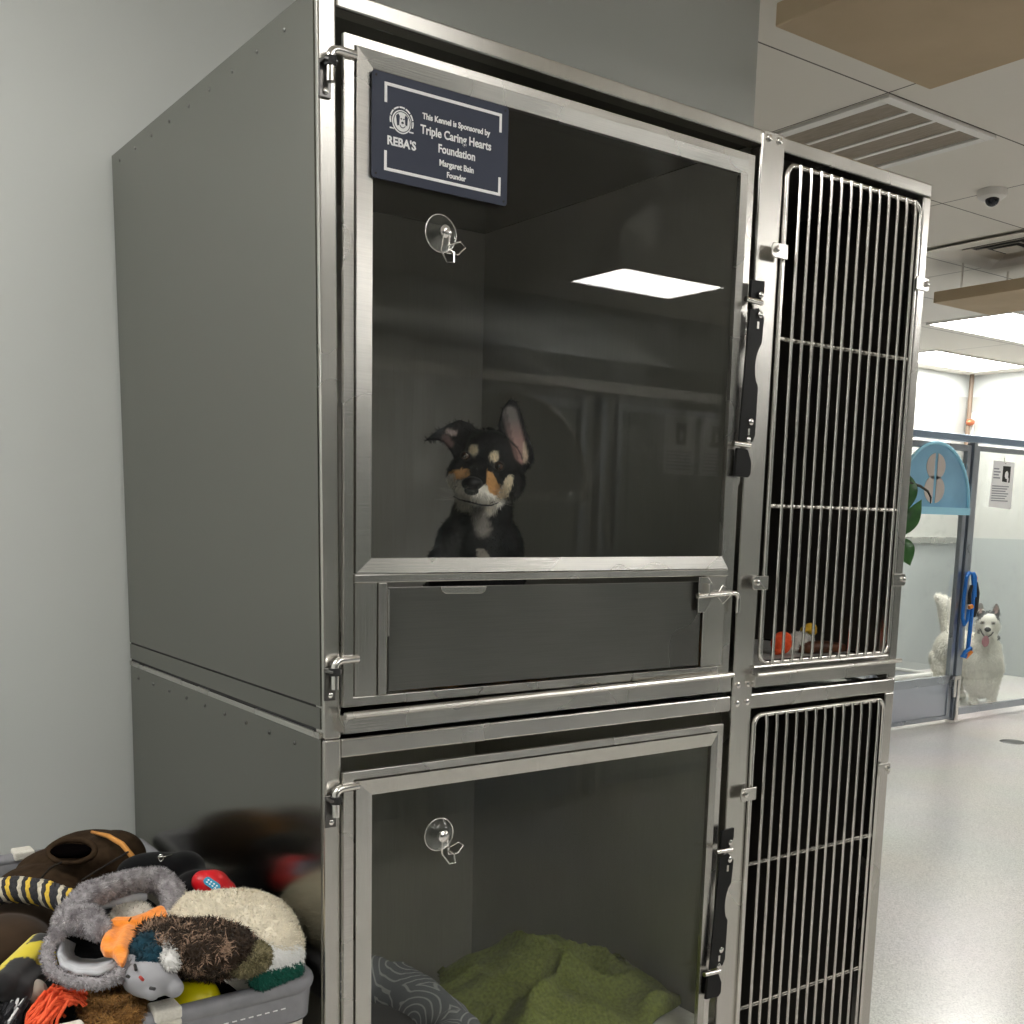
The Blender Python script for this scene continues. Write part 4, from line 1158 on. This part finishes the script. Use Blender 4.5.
# ------------------------------------------------------------------ plant behind the kennels
LEAF = noisy('leaf_green', (.015, .075, .012), (.04, .15, .03), 12, .35)
t = thing('potted_plant', 'tall green leafy plant behind the barred kennels', 'plant', (3.36, 1.62, 0))
MB().lathe([(.12, 0), (.16, .25), (.165, .26), (.15, .26), (.14, .24)], n=28).build('pot', plain('clay_pot', (.25, .12, .07), .8), t, smooth='auto')
b = MB(); b.tube([(0, 0, .22), (.0, 0, .8), (.02, -.02, 1.3), (.04, -.02, 1.62)], [.016, .013, .010, .006], 8)
def PQ(px, py, d=0):
    p_ = Vector((3.515, 1.5, 1.583)) + Vector((.81, -.586, 0)) * (px - 907) * .00434 + Vector((0, 0, 1)) * (500 - py) * .00434
    return p_ + Vector((.58, .81, 0)) * d - Vector((3.36, 1.62, 0))
b.tube([Vector((.04, -.02, 1.5)), PQ(900, 486), PQ(909, 483), PQ(919, 486), PQ(927, 491), PQ(930.5, 497), PQ(930.5, 503)], [.006, .006, .0065, .006, .005, .004, .002], 8)
b.tube([Vector((.03, -.02, 1.3)), PQ(898, 530), PQ(904, 534)], .005, 8); b.tube([Vector((.02, -.02, 1.2)), PQ(898, 545), PQ(903, 541)], .005, 8)
b.build('stem', plain('dark_stem', (.03, .03, .02), .5), t, smooth='auto')
def plant_leaf(base, d, length, width, side):
    b = MB(); base = Vector(base); d = Vector(d).normalized(); s = Vector(side).normalized(); n_ = d.cross(s)
    N = 10; T = []; Bt = []
    pts = []
    for i in range(N + 1):
        t_ = i / N; w = width * math.sin(PI * min(1, t_ * 1.0) ** .85) * .5
        c_ = base + d * length * t_ - n_ * .03 * t_ * t_ * 0
        pts.append((c_, w))
    V = []
    for c_, w in pts: V.append([b.b.verts.new(c_ - s * w + n_ * w * .25), b.b.verts.new(c_), b.b.verts.new(c_ + s * w + n_ * w * .25)])
    for i in range(N):
        for j in range(2): b.b.faces.new((V[i][j], V[i][j + 1], V[i + 1][j + 1], V[i + 1][j]))
    bmesh.ops.remove_doubles(b.b, verts=b.b.verts, dist=.0005)
    o = b.build('leaf', LEAF, t, smooth=True); m = o.modifiers.new('t', 'SOLIDIFY'); m.thickness = .0015
R_ = (.81, -.585, 0)
def leafpx(a, b_, w):
    p0, p1 = PQ(*a), PQ(*b_)
    d = p1 - p0; sd = d.cross(Vector((.58, .81, 0)))
    plant_leaf(p0, d, d.length, w, sd)
leafpx((908, 476), (907, 512), .075)
leafpx((903, 536), (921.5, 499), .075)
leafpx((902, 536), (915, 565), .085)
plant_leaf((.0, 0, 1.2), (-.1, .1, .1), .2, .09, (0, 0, 1)); plant_leaf((.0, 0, 1.0), (.03, .12, .12), .2, .09, (1, 0, 0)); plant_leaf((0, 0, .8), (-.12, -.03, .1), .2, .09, (0, 1, 0)); plant_leaf((.03, -.02, 1.6), (-.1, .02, .1), .2, .09, (0, 1, 0))

# ------------------------------------------------------------------ toy basket
CANVAS = noisy('cream_canvas', (.62, .59, .52), (.70, .67, .60), 260, .9, bump=.6)
RIM = noisy('grey_rim_fabric', (.19, .19, .205), (.23, .23, .245), 40, .5, bump=.2)
LINE = noisy('grey_lining', (.10, .10, .11), (.14, .14, .15), 40, .7)
bx0, bx1, by0, by1, bz = -.90, -.016, -.008, .850, .779
t = BK = thing('toy_basket', 'cream canvas basket with grey padded rim heaped with dog toys', 'basket', (0, 0, 0))
b = MB()
def rrect(x0, y0, x1, y1, r, n=6):
    return rr(x0, y0, x1, y1, r, n)
def wall_loop(b, prof, n=6):
    loops = []
    for (inset, z, r) in prof:
        loops.append([b.b.verts.new((x, y, z)) for x, y in rrect(bx0 + inset, by0 + inset, bx1 - inset, by1 - inset, r, n)])
    for A, B_ in zip(loops, loops[1:]):
        m = len(A)
        for i in range(m):
            j = (i + 1) % m
            b.b.faces.new((A[i], A[j], B_[j], B_[i]))
    return loops
lo = wall_loop(b, [(.10, .30, .06), (.05, .45, .05), (.014, .62, .045), (.006, bz - .05, .04), (.004, bz - .01, .04), (.012, bz - .01, .04), (.016, bz - .05, .04), (.03, .60, .04), (.11, .31, .05)])
b.b.faces.new(lo[0][::-1]); b.b.faces.new(lo[-1])
b.build('canvas_bag', CANVAS, BK, smooth='auto')
b = MB(); wall_loop(b, [(.001, bz - .048, .04), (-.0005, bz - .02, .04), (-.002, bz - .004, .04), (.002, bz + .008, .04), (.014, bz + .008, .04), (.020, bz - .004, .04), (.018, bz - .05, .04), (.0175, bz - .05, .04), (.001, bz - .05, .04)])
b.build('rim_band', RIM, BK, smooth='auto')
rp = [(x, y, bz + .004) for x, y in rrect(bx0 + .006, by0 + .006, bx1 - .006, by1 - .006, .035, 8)]
MB().tube(rp, .0135, 12, closed=True).build('rim_roll', RIM, BK, smooth=True)
b = MB(); n_s = 90
for i in range(60):
    x = bx1 - .06 - i * .0125
    b.box(x, by0 - .0012, bz - .0245, x + .007, by0 + .003, bz - .0229)
b.build('stitching', plain('white_thread', (.8, .8, .8), .7), BK)
for (x, y, ax) in ((-.245, by0, 'x'), (-.37, by0, 'x'), (-.245, by1, 'x'), (-.40, by1, 'x')):
    b = MB(); s = 1 if y == by0 else -1
    b.box(x - .019, y - .010 * 1 if s > 0 else y - .012, bz - .09, x + .019, y + .012, bz + .006)
    b.box(x - .019, y - .012, bz + .006, x + .019, y + .026 if s > 0 else y + .012, bz + .024) if s > 0 else b.box(x - .019, y - .028, bz + .006, x + .019, y + .012, bz + .024)
    b.build('strap', CANVAS, BK, bevel=.004, seg=3)
b = MB()
for (x, y) in ((bx0 + .1, by0 + .1), (bx1 - .1, by0 + .1), (bx1 - .1, by1 - .1), (bx0 + .1, by1 - .1)): b.cyl((x, y, 0), (x, y, .30), .012, 10)
b.box(bx0 + .09, by0 + .09, .285, bx1 - .09, by1 - .09, .30)
b.build('stand', PIN, BK, smooth='auto')

PL = attr_mat('plush', .9, .08, .1); PLF = attr_mat('plush_fur', .9, .1, .1)
CAMV = Vector((-.718769, -1.452475, 1.484642))
def plush(name, label, cat, prims, col, voxel=.004, nf=0, fl=.010, fw=.0014, smooth=4, rnd=.8, lift=.6, comb=(0, 0, -.3), var=.3, loc=None, group=None, curl=0):
    me = blob(prims, voxel, smooth)
    paint(me, col if callable(col) else (lambda c, n: col))
    o = link(name, me, PL); tag(o, label, cat, group)
    if nf: link('pile', fur(me, nf, fl, fw, comb, rnd, lift, var=var, curl=curl), PLF, o)
    return o
# frame for the heap: a = along the picture to the right, b = away from the viewer
AX = Vector((.81, -.586, 0)); BX = Vector((.586, .81, 0))
def Q(px, py, z):
    """point of the heap at height z on the sight line measured in the photo"""
    d = F + R1 * ((px - 512) / 1112.124) - U1 * ((py - 682) / 1112.124)
    return CAMV + d * ((z - CAMV.z) / d.z)
RZ = Matrix.Rotation(-.628, 4, 'Z')

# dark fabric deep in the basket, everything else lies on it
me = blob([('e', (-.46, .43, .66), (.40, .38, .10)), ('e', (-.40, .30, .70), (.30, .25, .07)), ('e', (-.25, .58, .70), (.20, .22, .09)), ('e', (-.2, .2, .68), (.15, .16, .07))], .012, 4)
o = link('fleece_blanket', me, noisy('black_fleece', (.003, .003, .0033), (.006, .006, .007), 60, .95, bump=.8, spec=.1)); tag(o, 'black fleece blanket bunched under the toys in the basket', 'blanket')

BRN = noisy('brown_suede', (.026, .015, .008), (.042, .026, .014), 60, .9, bump=.4, spec=.1)
def brown_bag():
    t = thing('plush_burrow', 'large dark brown plush burrow with a round hole and orange piping', 'dog toy', (0, 0, 0))
    pr = [('e', Q(92, 862, .80), (.100, .10, .060), RZ), ('e', Q(112, 860, .815), (.062, .08, .056), RZ), ('e', Q(70, 872, .80), (.10, .085, .048), RZ), ('e', Q(42, 885, .80), (.08, .075, .036), RZ)]
    me = blob(pr, .006, 5)
    link('body', me, BRN, t)
    h = Q(72, 851, .868)
    b = MB(); b.ell(h, (.038, .026, .012), RZ); b.build('hole', plain('hole_shade', (.002, .0015, .0015), 1, spec=0), t, smooth=True)  # black ellipsoid standing in for the shade inside the hole
    b = MB(); b.tube([h + AX * .041 * math.cos(a) + (BX * .6 + Vector((0, 0, .6))) * .027 * math.sin(a) for a in [2 * PI * q / 24 for q in range(24)]], .006, 8, closed=True)
    b.build('hole_hem', BRN, t, smooth=True)
    b = MB(); b.tube([Q(92, 832, .875), Q(108, 836, .882), Q(122, 844, .885), Q(132, 856, .87), Q(137, 870, .84)], [.003, .005, .005, .005, .003], 8)
    b.build('piping', plain('orange_piping', (.55, .24, .05), .8), t, smooth=True)
    b = MB(); b.tube([Q(38, 882, .86), Q(50, 868, .877), Q(62, 862, .885)], .0018, 6); b.tube([Q(82, 880, .88), Q(105, 866, .888), Q(128, 852, .885)], .0018, 6)
    b.build('seam', plain('seam_dark', (.012, .008, .005), 1), t, smooth=True)
brown_bag()
def rng_col(c1, c2, s=60):
    return lambda c, n: tuple(c1[i] + (c2[i] - c1[i]) * max(0, min(1, noise.noise(Vector(c) * s) * .9 + .5)) for i in range(3))
plush('plush_burrow', 'dark brown quilted plush lying at the left edge of the basket', 'dog toy',
      [('e', Q(18, 925, .80), (.09, .085, .045), RZ), ('e', Q(5, 945, .80), (.07, .07, .045), RZ), ('e', Q(45, 912, .80), (.05, .06, .03), RZ)], rng_col((.030, .018, .010), (.050, .031, .018), 30))
# braided rope toy
def braid(name, label, path, r, cols, turns=5, parent=None):
    t = thing(name, label, 'rope toy', (0, 0, 0))
    P = [Vector(p_) for p_ in path]
    def pt(u):
        u *= len(P) - 1; i = min(int(u), len(P) - 2); return P[i].lerp(P[i + 1], u - i)
    for k_, cset in enumerate(cols):
        b = MB(); N = 60; pts = []
        for i in range(N + 1):
            u = i / N; a = 2 * PI * (turns * u + k_ / len(cols))
            pts.append(pt(u) + Vector((0, 0, 1)) * r * math.sin(a) + BX * r * math.cos(a))
        b.tube(pts, r * .62, 8); b.build('strand', cset, t, smooth='auto')
    return t
YEL = noisy('yellow_yarn', (.55, .36, .03), (.70, .48, .06), 200, .9)
BKY = noisy('black_yarn', (.012, .012, .014), (.03, .03, .035), 200, .9)
CRY = noisy('cream_yarn', (.40, .36, .27), (.55, .50, .40), 200, .9)
PKY = noisy('plum_yarn', (.20, .02, .05), (.30, .04, .08), 200, .9)
braid('rope_toy', 'thick braided rope toy in black, yellow and cream across the brown plush', [Q(-14, 893, .865), Q(15, 889, .875), Q(45, 893, .875), Q(75, 904, .868), Q(95, 910, .85)], .0135, [YEL, BKY, CRY, BKY, BKY], 6)
braid('rope_toy', 'plum and black knotted rope toy in the bottom left corner of the photo', [Q(-12, 984, .810), Q(4, 988, .815), Q(20, 984, .815), Q(32, 990, .805)], .009, [PKY, YEL, BKY], 3)

# yellow and black striped plush
STR = attr_mat('striped_plush', .85)
me = blob([('c', Q(2, 985, .835), .022, Q(40, 946, .845), .020), ('c', Q(16, 992, .82), .022, Q(50, 958, .825), .018)], .0035, 3)
pa = Q(-4, 975, .84); pb = Q(26, 945, .85)
paint(me, lambda c, n: (.62, .50, .02) if (abs((Vector(c) - pa).dot(AX) * .5 - (Vector(c) - pa).dot(BX) * .42 + .006) < .010 or math.sin((Vector(c) - pa).dot(AX) * 130) > .86) else (.010, .010, .011))
o = link('striped_plush', me, STR); tag(o, 'black plush toy with yellow stripes beside the grey plush ring', 'dog toy')

# shaggy black and white mop toy
o = thing('mop_toy', 'shaggy black and white mop toy in the bottom left corner', 'dog toy', (0, 0, 0))
c = Q(8, 1012, .80)
for k_, (mt, cnt) in enumerate(((BKY, 70), (plain('white_yarn', (.6, .6, .6), .8), 12))):
    b = MB()
    for i in range(cnt):
        s = c + AX * random.uniform(-.02, .024) + BX * random.uniform(-.02, .02) + Vector((0, 0, random.uniform(.0, .02)))
        e = s + AX * random.uniform(-.01, .01) - BX * random.uniform(.015, .03) + Vector((0, 0, -.05))
        b.tube([s, (s + e) / 2 + Vector((0, 0, .018)) - BX * .01, e], .0022, 5)
    b.build('strands', mt, o)

# grey plush ring (open cave with pale lining)
GRY = (.26, .24, .25)
def grey_ring():
    z = .875
    pr = []
    loop = [Q(a, b_, z_) for a, b_, z_ in ((52, 938, .862), (46, 955, .855), (52, 972, .85), (72, 982, .85), (98, 984, .85), (118, 977, .852), (128, 962, .858))]
    for p0, p1 in zip(loop, loop[1:]): pr.append(('c', p0, .0085, p1, .0085))
    top = [Q(a, b_, z_) for a, b_, z_ in ((56, 936, .865), (66, 915, .885), (88, 896, .90), (112, 886, .90), (138, 880, .895), (160, 880, .885), (172, 892, .872), (174, 908, .855), (166, 918, .842))]
    rad = [.011, .017, .021, .019, .019, .021, .021, .017, .012]
    for i in range(len(top) - 1): pr.append(('c', top[i], rad[i], top[i + 1], rad[i + 1]))
    mid = [Q(72, 918, .885), Q(88, 920, .88), Q(100, 930, .872)]
    pr += [('c', mid[0], .024, mid[1], .024), ('c', mid[1], .024, mid[2], .018)]
    t = plush('plush_cave', 'grey furry plush ring with pale lining in the middle of the basket', 'dog toy', pr, rng_col((.20, .185, .195), (.42, .40, .41), 90), .0035, 12000, .006, .0012, comb=(.2, -.2, -.3), rnd=1.0)
    b = MB()
    inn = [Q(a, b_, z_) for a, b_, z_ in ((60, 938, .855), (56, 953, .852), (60, 967, .850), (76, 975, .848), (98, 976, .848), (114, 970, .850), (122, 958, .853))]
    dn = [Q(a, b_, z_) for a, b_, z_ in ((72, 944, .79), (70, 952, .79), (72, 958, .79), (80, 962, .79), (96, 963, .79), (108, 960, .79), (116, 953, .79))]
    V0 = [b.b.verts.new(p_) for p_ in inn]; V1 = [b.b.verts.new(p_) for p_ in dn]
    for i in range(len(inn) - 1): b.b.faces.new((V0[i], V0[i + 1], V1[i + 1], V1[i]))
    o = b.build('lining', noisy('pale_lining', (.40, .41, .43), (.50, .51, .53), 80, .8), t, smooth=True)
    m = o.modifiers.new('t', 'SOLIDIFY'); m.thickness = .006
    b = MB(); b.tube([Q(100, 905, .868), Q(112, 900, .872), Q(128, 898, .872), Q(146, 897, .868)], [.008, .012, .012, .006], 10)
    o = b.build('inner_fold', bpy.data.materials['pale_lining'], t, smooth=True)
grey_ring()
plush('fleece_pad', 'cream sherpa pad peeking out above the orange duck foot', 'dog toy', [('e', Q(132, 914, .852), (.034, .03, .018), RZ)], (.55, .52, .46), .004, 900, .006, .0013)

# black harness-like plush behind
o = plush('black_plush', 'black plush bundle behind the grey ring, next to the steel side', 'dog toy',
      [('e', Q(160, 872, .86), (.075, .04, .035), RZ), ('e', Q(185, 868, .865), (.035, .035, .030), RZ), ('c', Q(192, 870, .86), .022, Q(212, 900, .84), .022), ('e', Q(200, 893, .84), (.05, .04, .04), RZ)], (.003, .003, .0035), .005)
b = MB(); p0 = Q(161, 858, .90)
b.tube([p0 + AX * .004 * math.cos(a) + Vector((0, 0, .006 * math.sin(a))) for a in [2 * PI * q / 12 for q in range(12)]], .0012, 6, closed=True); b.tube([Q(158, 857, .905), Q(164, 857, .905), Q(172, 855, .90)], .0014, 6)
b.build('metal_clip', PIN, o, smooth=True)

# red rubber toy
RED = plain('red_rubber', (.55, .006, .012), .35)
c = Q(212, 884, .865)
t = thing('rubber_toy', 'red rubber chew toy with a small blue label near the steel side', 'dog toy', (0, 0, 0))
b = MB(); b.ell(c, (.030, .026, .024), RZ); b.ell(c + AX * .014 - Vector((0, 0, .012)), (.026, .024, .022), RZ); b.ell(c - AX * .015 + Vector((0, 0, .004)), (.018, .02, .018), RZ)
me = b.mesh('x'); o = blob([('e', c, (.030, .026, .024), RZ), ('e', c + AX * .014 - Vector((0, 0, .012)), (.027, .024, .022), RZ), ('e', c - AX * .014 + Vector((0, 0, .004)), (.020, .02, .019), RZ)], .003, 5)
bpy.data.meshes.remove(me); link('body', o, RED, t)
vd = (CAMV - c).normalized(); rt = vd.cross(Vector((0, 0, 1))).normalized() * -1; up = rt.cross(vd) * -1
if up.z < 0: up = -up
rot = math.radians(-38)
ra = rt * math.cos(rot) + up * math.sin(rot); ub = -rt * math.sin(rot) + up * math.cos(rot)
lc_ = c + vd * .0262
def lab(b, w, h, d0, d1, ox=0, oy=0, n=20):
    P = [(max(-w + h, min(w - h, 0)), 0)]
    pts = []
    for q in range(n):
        a = 2 * PI * q / n; x = h * math.cos(a) + (w - h) * (1 if math.cos(a) > 0 else -1); pts.append((x + ox, h * math.sin(a) + oy))
    b.hexa([lc_ + ra * x + ub * y + vd * d0 for x, y in pts], [lc_ + ra * x + ub * y + vd * d1 for x, y in pts])
b = MB(); lab(b, .0150, .0068, -.004, .0022); b.build('label_patch', plain('label_blue', (.03, .30, .50), .4), t)
b = MB()
for i in range(4): 
    lab(b, .0016, .0011, .0022, .0028, -.0085 + i * .0055, .0022, 8); lab(b, .0016, .0011, .0022, .0028, -.0085 + i * .0055, -.0022, 8); lab(b, .0007, .0006, .0022, .0028, -.0085 + i * .0055, 0, 8)
b.build('label_marks', SW, t)

# mallard plush
def duck():
    cz = .86
    cb = Q(238, 925, cz); 
    tint = lambda c, n: tuple(x * (1 + .12 * noise.noise(Vector(c) * 70)) for x in (.72, .66, .53))
    pr = [('e', Q(232, 926, .838), (.100, .088, .052), Matrix.Rotation(-.75, 4, 'Z')), ('e', Q(260, 935, .838), (.060, .062, .050), RZ), ('e', Q(277, 946, .832), (.040, .045, .042), RZ), ('e', Q(196, 915, .840), (.050, .05, .035), RZ)]
    t = plush('duck_plush', 'large mallard duck plush with cream belly, brown wing and orange foot', 'plush toy', pr, tint, .0045, 16000, .0065, .0016, rnd=1.0, lift=.5, var=.10, curl=.5)
    # white neck ring and green head
    hp = [('c', Q(262, 961, .826), .026, Q(286, 955, .824), .026), ('c', Q(266, 968, .814), .022, Q(288, 961, .814), .022)]
    me = blob(hp, .004, 3); paint(me, lambda c, n: (.80, .80, .78)); o = link('neck_ring', me, PL, t)
    link('pile', fur(me, 3500, .008, .0016, (.3, -.3, -.6), .4, .5, var=.06), PLF, o)
    hp = [('c', Q(262, 978, .806), .021, Q(291, 968, .806), .020)]
    me = blob(hp, .004, 3); paint(me, lambda c, n: (.010, .085, .060)); o = link('head', me, PL, t)
    link('pile', fur(me, 1500, .006, .0014, (0, 0, -.5), .6, .5, var=.4), PLF, o)
    # wing
    def wcol(c, n):
        v = noise.noise(Vector(c) * 55) + .5 * noise.noise(Vector(c) * 140)
        return (.040, .026, .017) if v < .22 else (.30, .20, .14)
    hp = [('e', Q(199, 946, .866), (.080, .058, .030), Matrix.Rotation(-.75, 4, 'Z')), ('e', Q(166, 936, .863), (.042, .034, .022), RZ), ('e', Q(222, 952, .845), (.052, .045, .030), RZ), ('e', Q(208, 958, .835), (.056, .036, .028), RZ)]
    me = blob(hp, .004, 4); paint(me, wcol); o = link('wing', me, PL, t)
    me2 = fur(me, 10000, .013, .0022, (.2, -.4, -.4), 1.1, .6, var=.35, curl=.6); link('pile', me2, PLF, o)
    hp = [('e', Q(257, 957, .853), (.020, .024, .020), RZ), ('e', Q(245, 962, .848), (.022, .024, .02), RZ)]
    me = blob(hp, .004, 3); paint(me, rng_col((.10, .085, .04), (.26, .23, .13), 160)); o = link('tail_tuft', me, PL, t)
    link('pile', fur(me, 2500, .008, .0015, (0, 0, -.3), 1, .6, var=.5, curl=.6), PLF, o)
    # wing bar: teal patch and white patch
    me = blob([('e', Q(150, 950, .866), (.028, .022, .026), RZ), ('e', Q(155, 960, .862), (.024, .02, .022), RZ)], .0035, 3); paint(me, rng_col((.008, .028, .040), (.012, .050, .075), 120)); o = link('teal_wing_patch', me, PL, t)
    link('pile', fur(me, 1200, .006, .0014, (.3, -.2, -.4), .5, .5, var=.4), PLF, o)
    me = blob([('c', Q(168, 946, .875), .013, Q(171, 962, .868), .0125)], .003, 3); paint(me, lambda c, n: (.66, .65, .63)); o = link('white_wing_patch', me, PL, t)
    link('pile', fur(me, 900, .007, .0015, (.3, -.3, -.4), .4, .5, var=.06), PLF, o)
    # orange foot
    z = .888
    pts = [(165, 906), (150, 910), (132, 916), (115, 916), (107, 922), (104, 934), (100, 944), (104, 950), (113, 951), (118, 960), (122, 963), (126, 958), (130, 946), (137, 932), (150, 922), (168, 914)]
    top = [Q(a, b_, .871) for a, b_ in pts]; bot = [p_ - Vector((0, 0, .012)) - (CAMV - p_).normalized() * .006 for p_ in top]
    pr = [('h', top, bot)]
    for (a, b_, a2, b2, r) in ((160, 910, 135, 925, .010), (135, 925, 112, 928, .013), (128, 930, 120, 952, .011), (115, 925, 108, 942, .010)):
        pr.append(('c', Q(a, b_, .867), r * .8, Q(a2, b2, .867), r))
    me = blob(pr, .003, 4); link('foot', me, noisy('orange_plush', (.82, .22, .01), (.95, .30, .02), 150, .85, bump=.5, sheen=.3), t)
    b = MB(); b.tube([Q(131, 918, .882), Q(129, 921, .883)], .0012, 6); b.build('stitch', BRN, t)
duck()

# white plush face
me_c = Q(146, 974, .865)
def face():
    G1 = (.30, .30, .315)
    pr = [('e', Q(143, 972, .840), (.024, .020, .023), RZ), ('e', Q(150, 979, .842), (.038, .028, .026), RZ), ('c', Q(132, 984, .838), .012, Q(152, 993, .832), .011), ('c', Q(158, 972, .845), .018, Q(174, 988, .832), .014), ('e', Q(130, 970, .845), (.020, .02, .022), RZ)]
    t = plush('plush_animal', 'small grey-white plush animal with stitched features under the duck', 'plush toy', pr, G1, .0028, 0, smooth=3)
    for (a, b_, a2, b2, z) in ((135, 965, 136, 970, .864), (150, 988, 155, 989, .864), (127, 976, 129, 977, .862)):
        MB().tube([Q(a, b_, z), Q(a2, b2, z)], .0022, 6).build('stitched_eye', INK, t, smooth='auto')
    b = MB(); b.tube([Q(140, 977, .867), Q(143, 980, .866)], .0022, 6); b.build('stitched_mouth', plain('red_thread', (.35, .04, .03), .8), t, smooth='auto')
face()
c = Q(196, 1001, .776)
o = MB().ell((0, 0, 0), (.035, .035, .035), None, 4).build('ball', plain('yellow_rubber', (.80, .70, .0), .4), None, smooth=True); o.location = c
tag(o, 'bright yellow ball behind the front basket rim', 'ball')
plush('plush_ring', 'curly golden brown plush ring at the front of the basket', 'dog toy',
      [('c', Q(94, 1008, .79), .019, Q(101, 997, .79), .020), ('c', Q(101, 997, .79), .020, Q(118, 995, .79), .020), ('c', Q(118, 995, .79), .020, Q(130, 1005, .79), .020), ('c', Q(130, 1005, .79), .020, Q(128, 1020, .79), .020), ('c', Q(128, 1020, .79), .020, Q(108, 1028, .785), .020), ('c', Q(108, 1028, .785), .020, Q(94, 1008, .79), .019), ('e', Q(112, 1012, .79), (.03, .03, .018), RZ)],
      rng_col((.16, .075, .02), (.36, .19, .06), 60), .004, 9000, .012, .0017, rnd=1.2, lift=.6, var=.35, curl=.7)
# orange-red yarn toy
ORY = noisy('orange_yarn', (.70, .07, .02), (.85, .13, .04), 200, .85)
b = MB()
for i in range(46):
    s = Q(72 + random.uniform(-10, 12), 992 + random.uniform(-4, 10), .815 + random.uniform(-.004, .008))
    L_ = random.uniform(25, 45); e = Q(72 - L_ + random.uniform(-3, 12), 1003 + random.uniform(-6, 22), .805)
    m_ = (s + e) / 2 + Vector((0, 0, random.uniform(.004, .018)))
    b.tube([s + Vector((.004, -.004, -.006)), s, m_, e, e + Vector((-.004, -.004, -.01))], .0022, 6)
for i in range(18):
    a0 = random.uniform(0, 2); pc = Q(72, 1002, .808)
    b.tube([pc + AX * (.018 + i * .0006) * math.cos(a0 + q * .5) + Vector((0, 0, (.016 + .0006 * i) * math.sin(a0 + q * .5))) - BX * random.uniform(-.004, .01) for q in range(6)], .0022, 6)
o = b.build('yarn_toy', ORY, None, smooth='auto'); tag(o, 'orange-red tangled yarn toy at the front of the basket', 'dog toy', kind=None)
plush('felt_scrap', 'small cream felt toy beside the orange yarn', 'dog toy', [('e', Q(36, 993, .81), (.016, .016, .02), RZ)], (.42, .38, .32), .003)

# ------------------------------------------------------------------ world, colour
w = bpy.data.worlds.new('world'); S.world = w; w.use_nodes = True
w.node_tree.nodes['Background'].inputs[0].default_value = (.5, .5, .5, 1); w.node_tree.nodes['Background'].inputs[1].default_value = .0
S.view_settings.view_transform = 'Standard'; S.view_settings.look = 'None'; S.view_settings.gamma = 1
S.view_settings.exposure = 1.12
S.cycles.use_denoising = True
S.cycles.max_bounces = 10; S.cycles.diffuse_bounces = 5; S.cycles.glossy_bounces = 6; S.cycles.transparent_max_bounces = 16
S.cycles.sample_clamp_indirect = 6
S.cycles.caustics_reflective = True
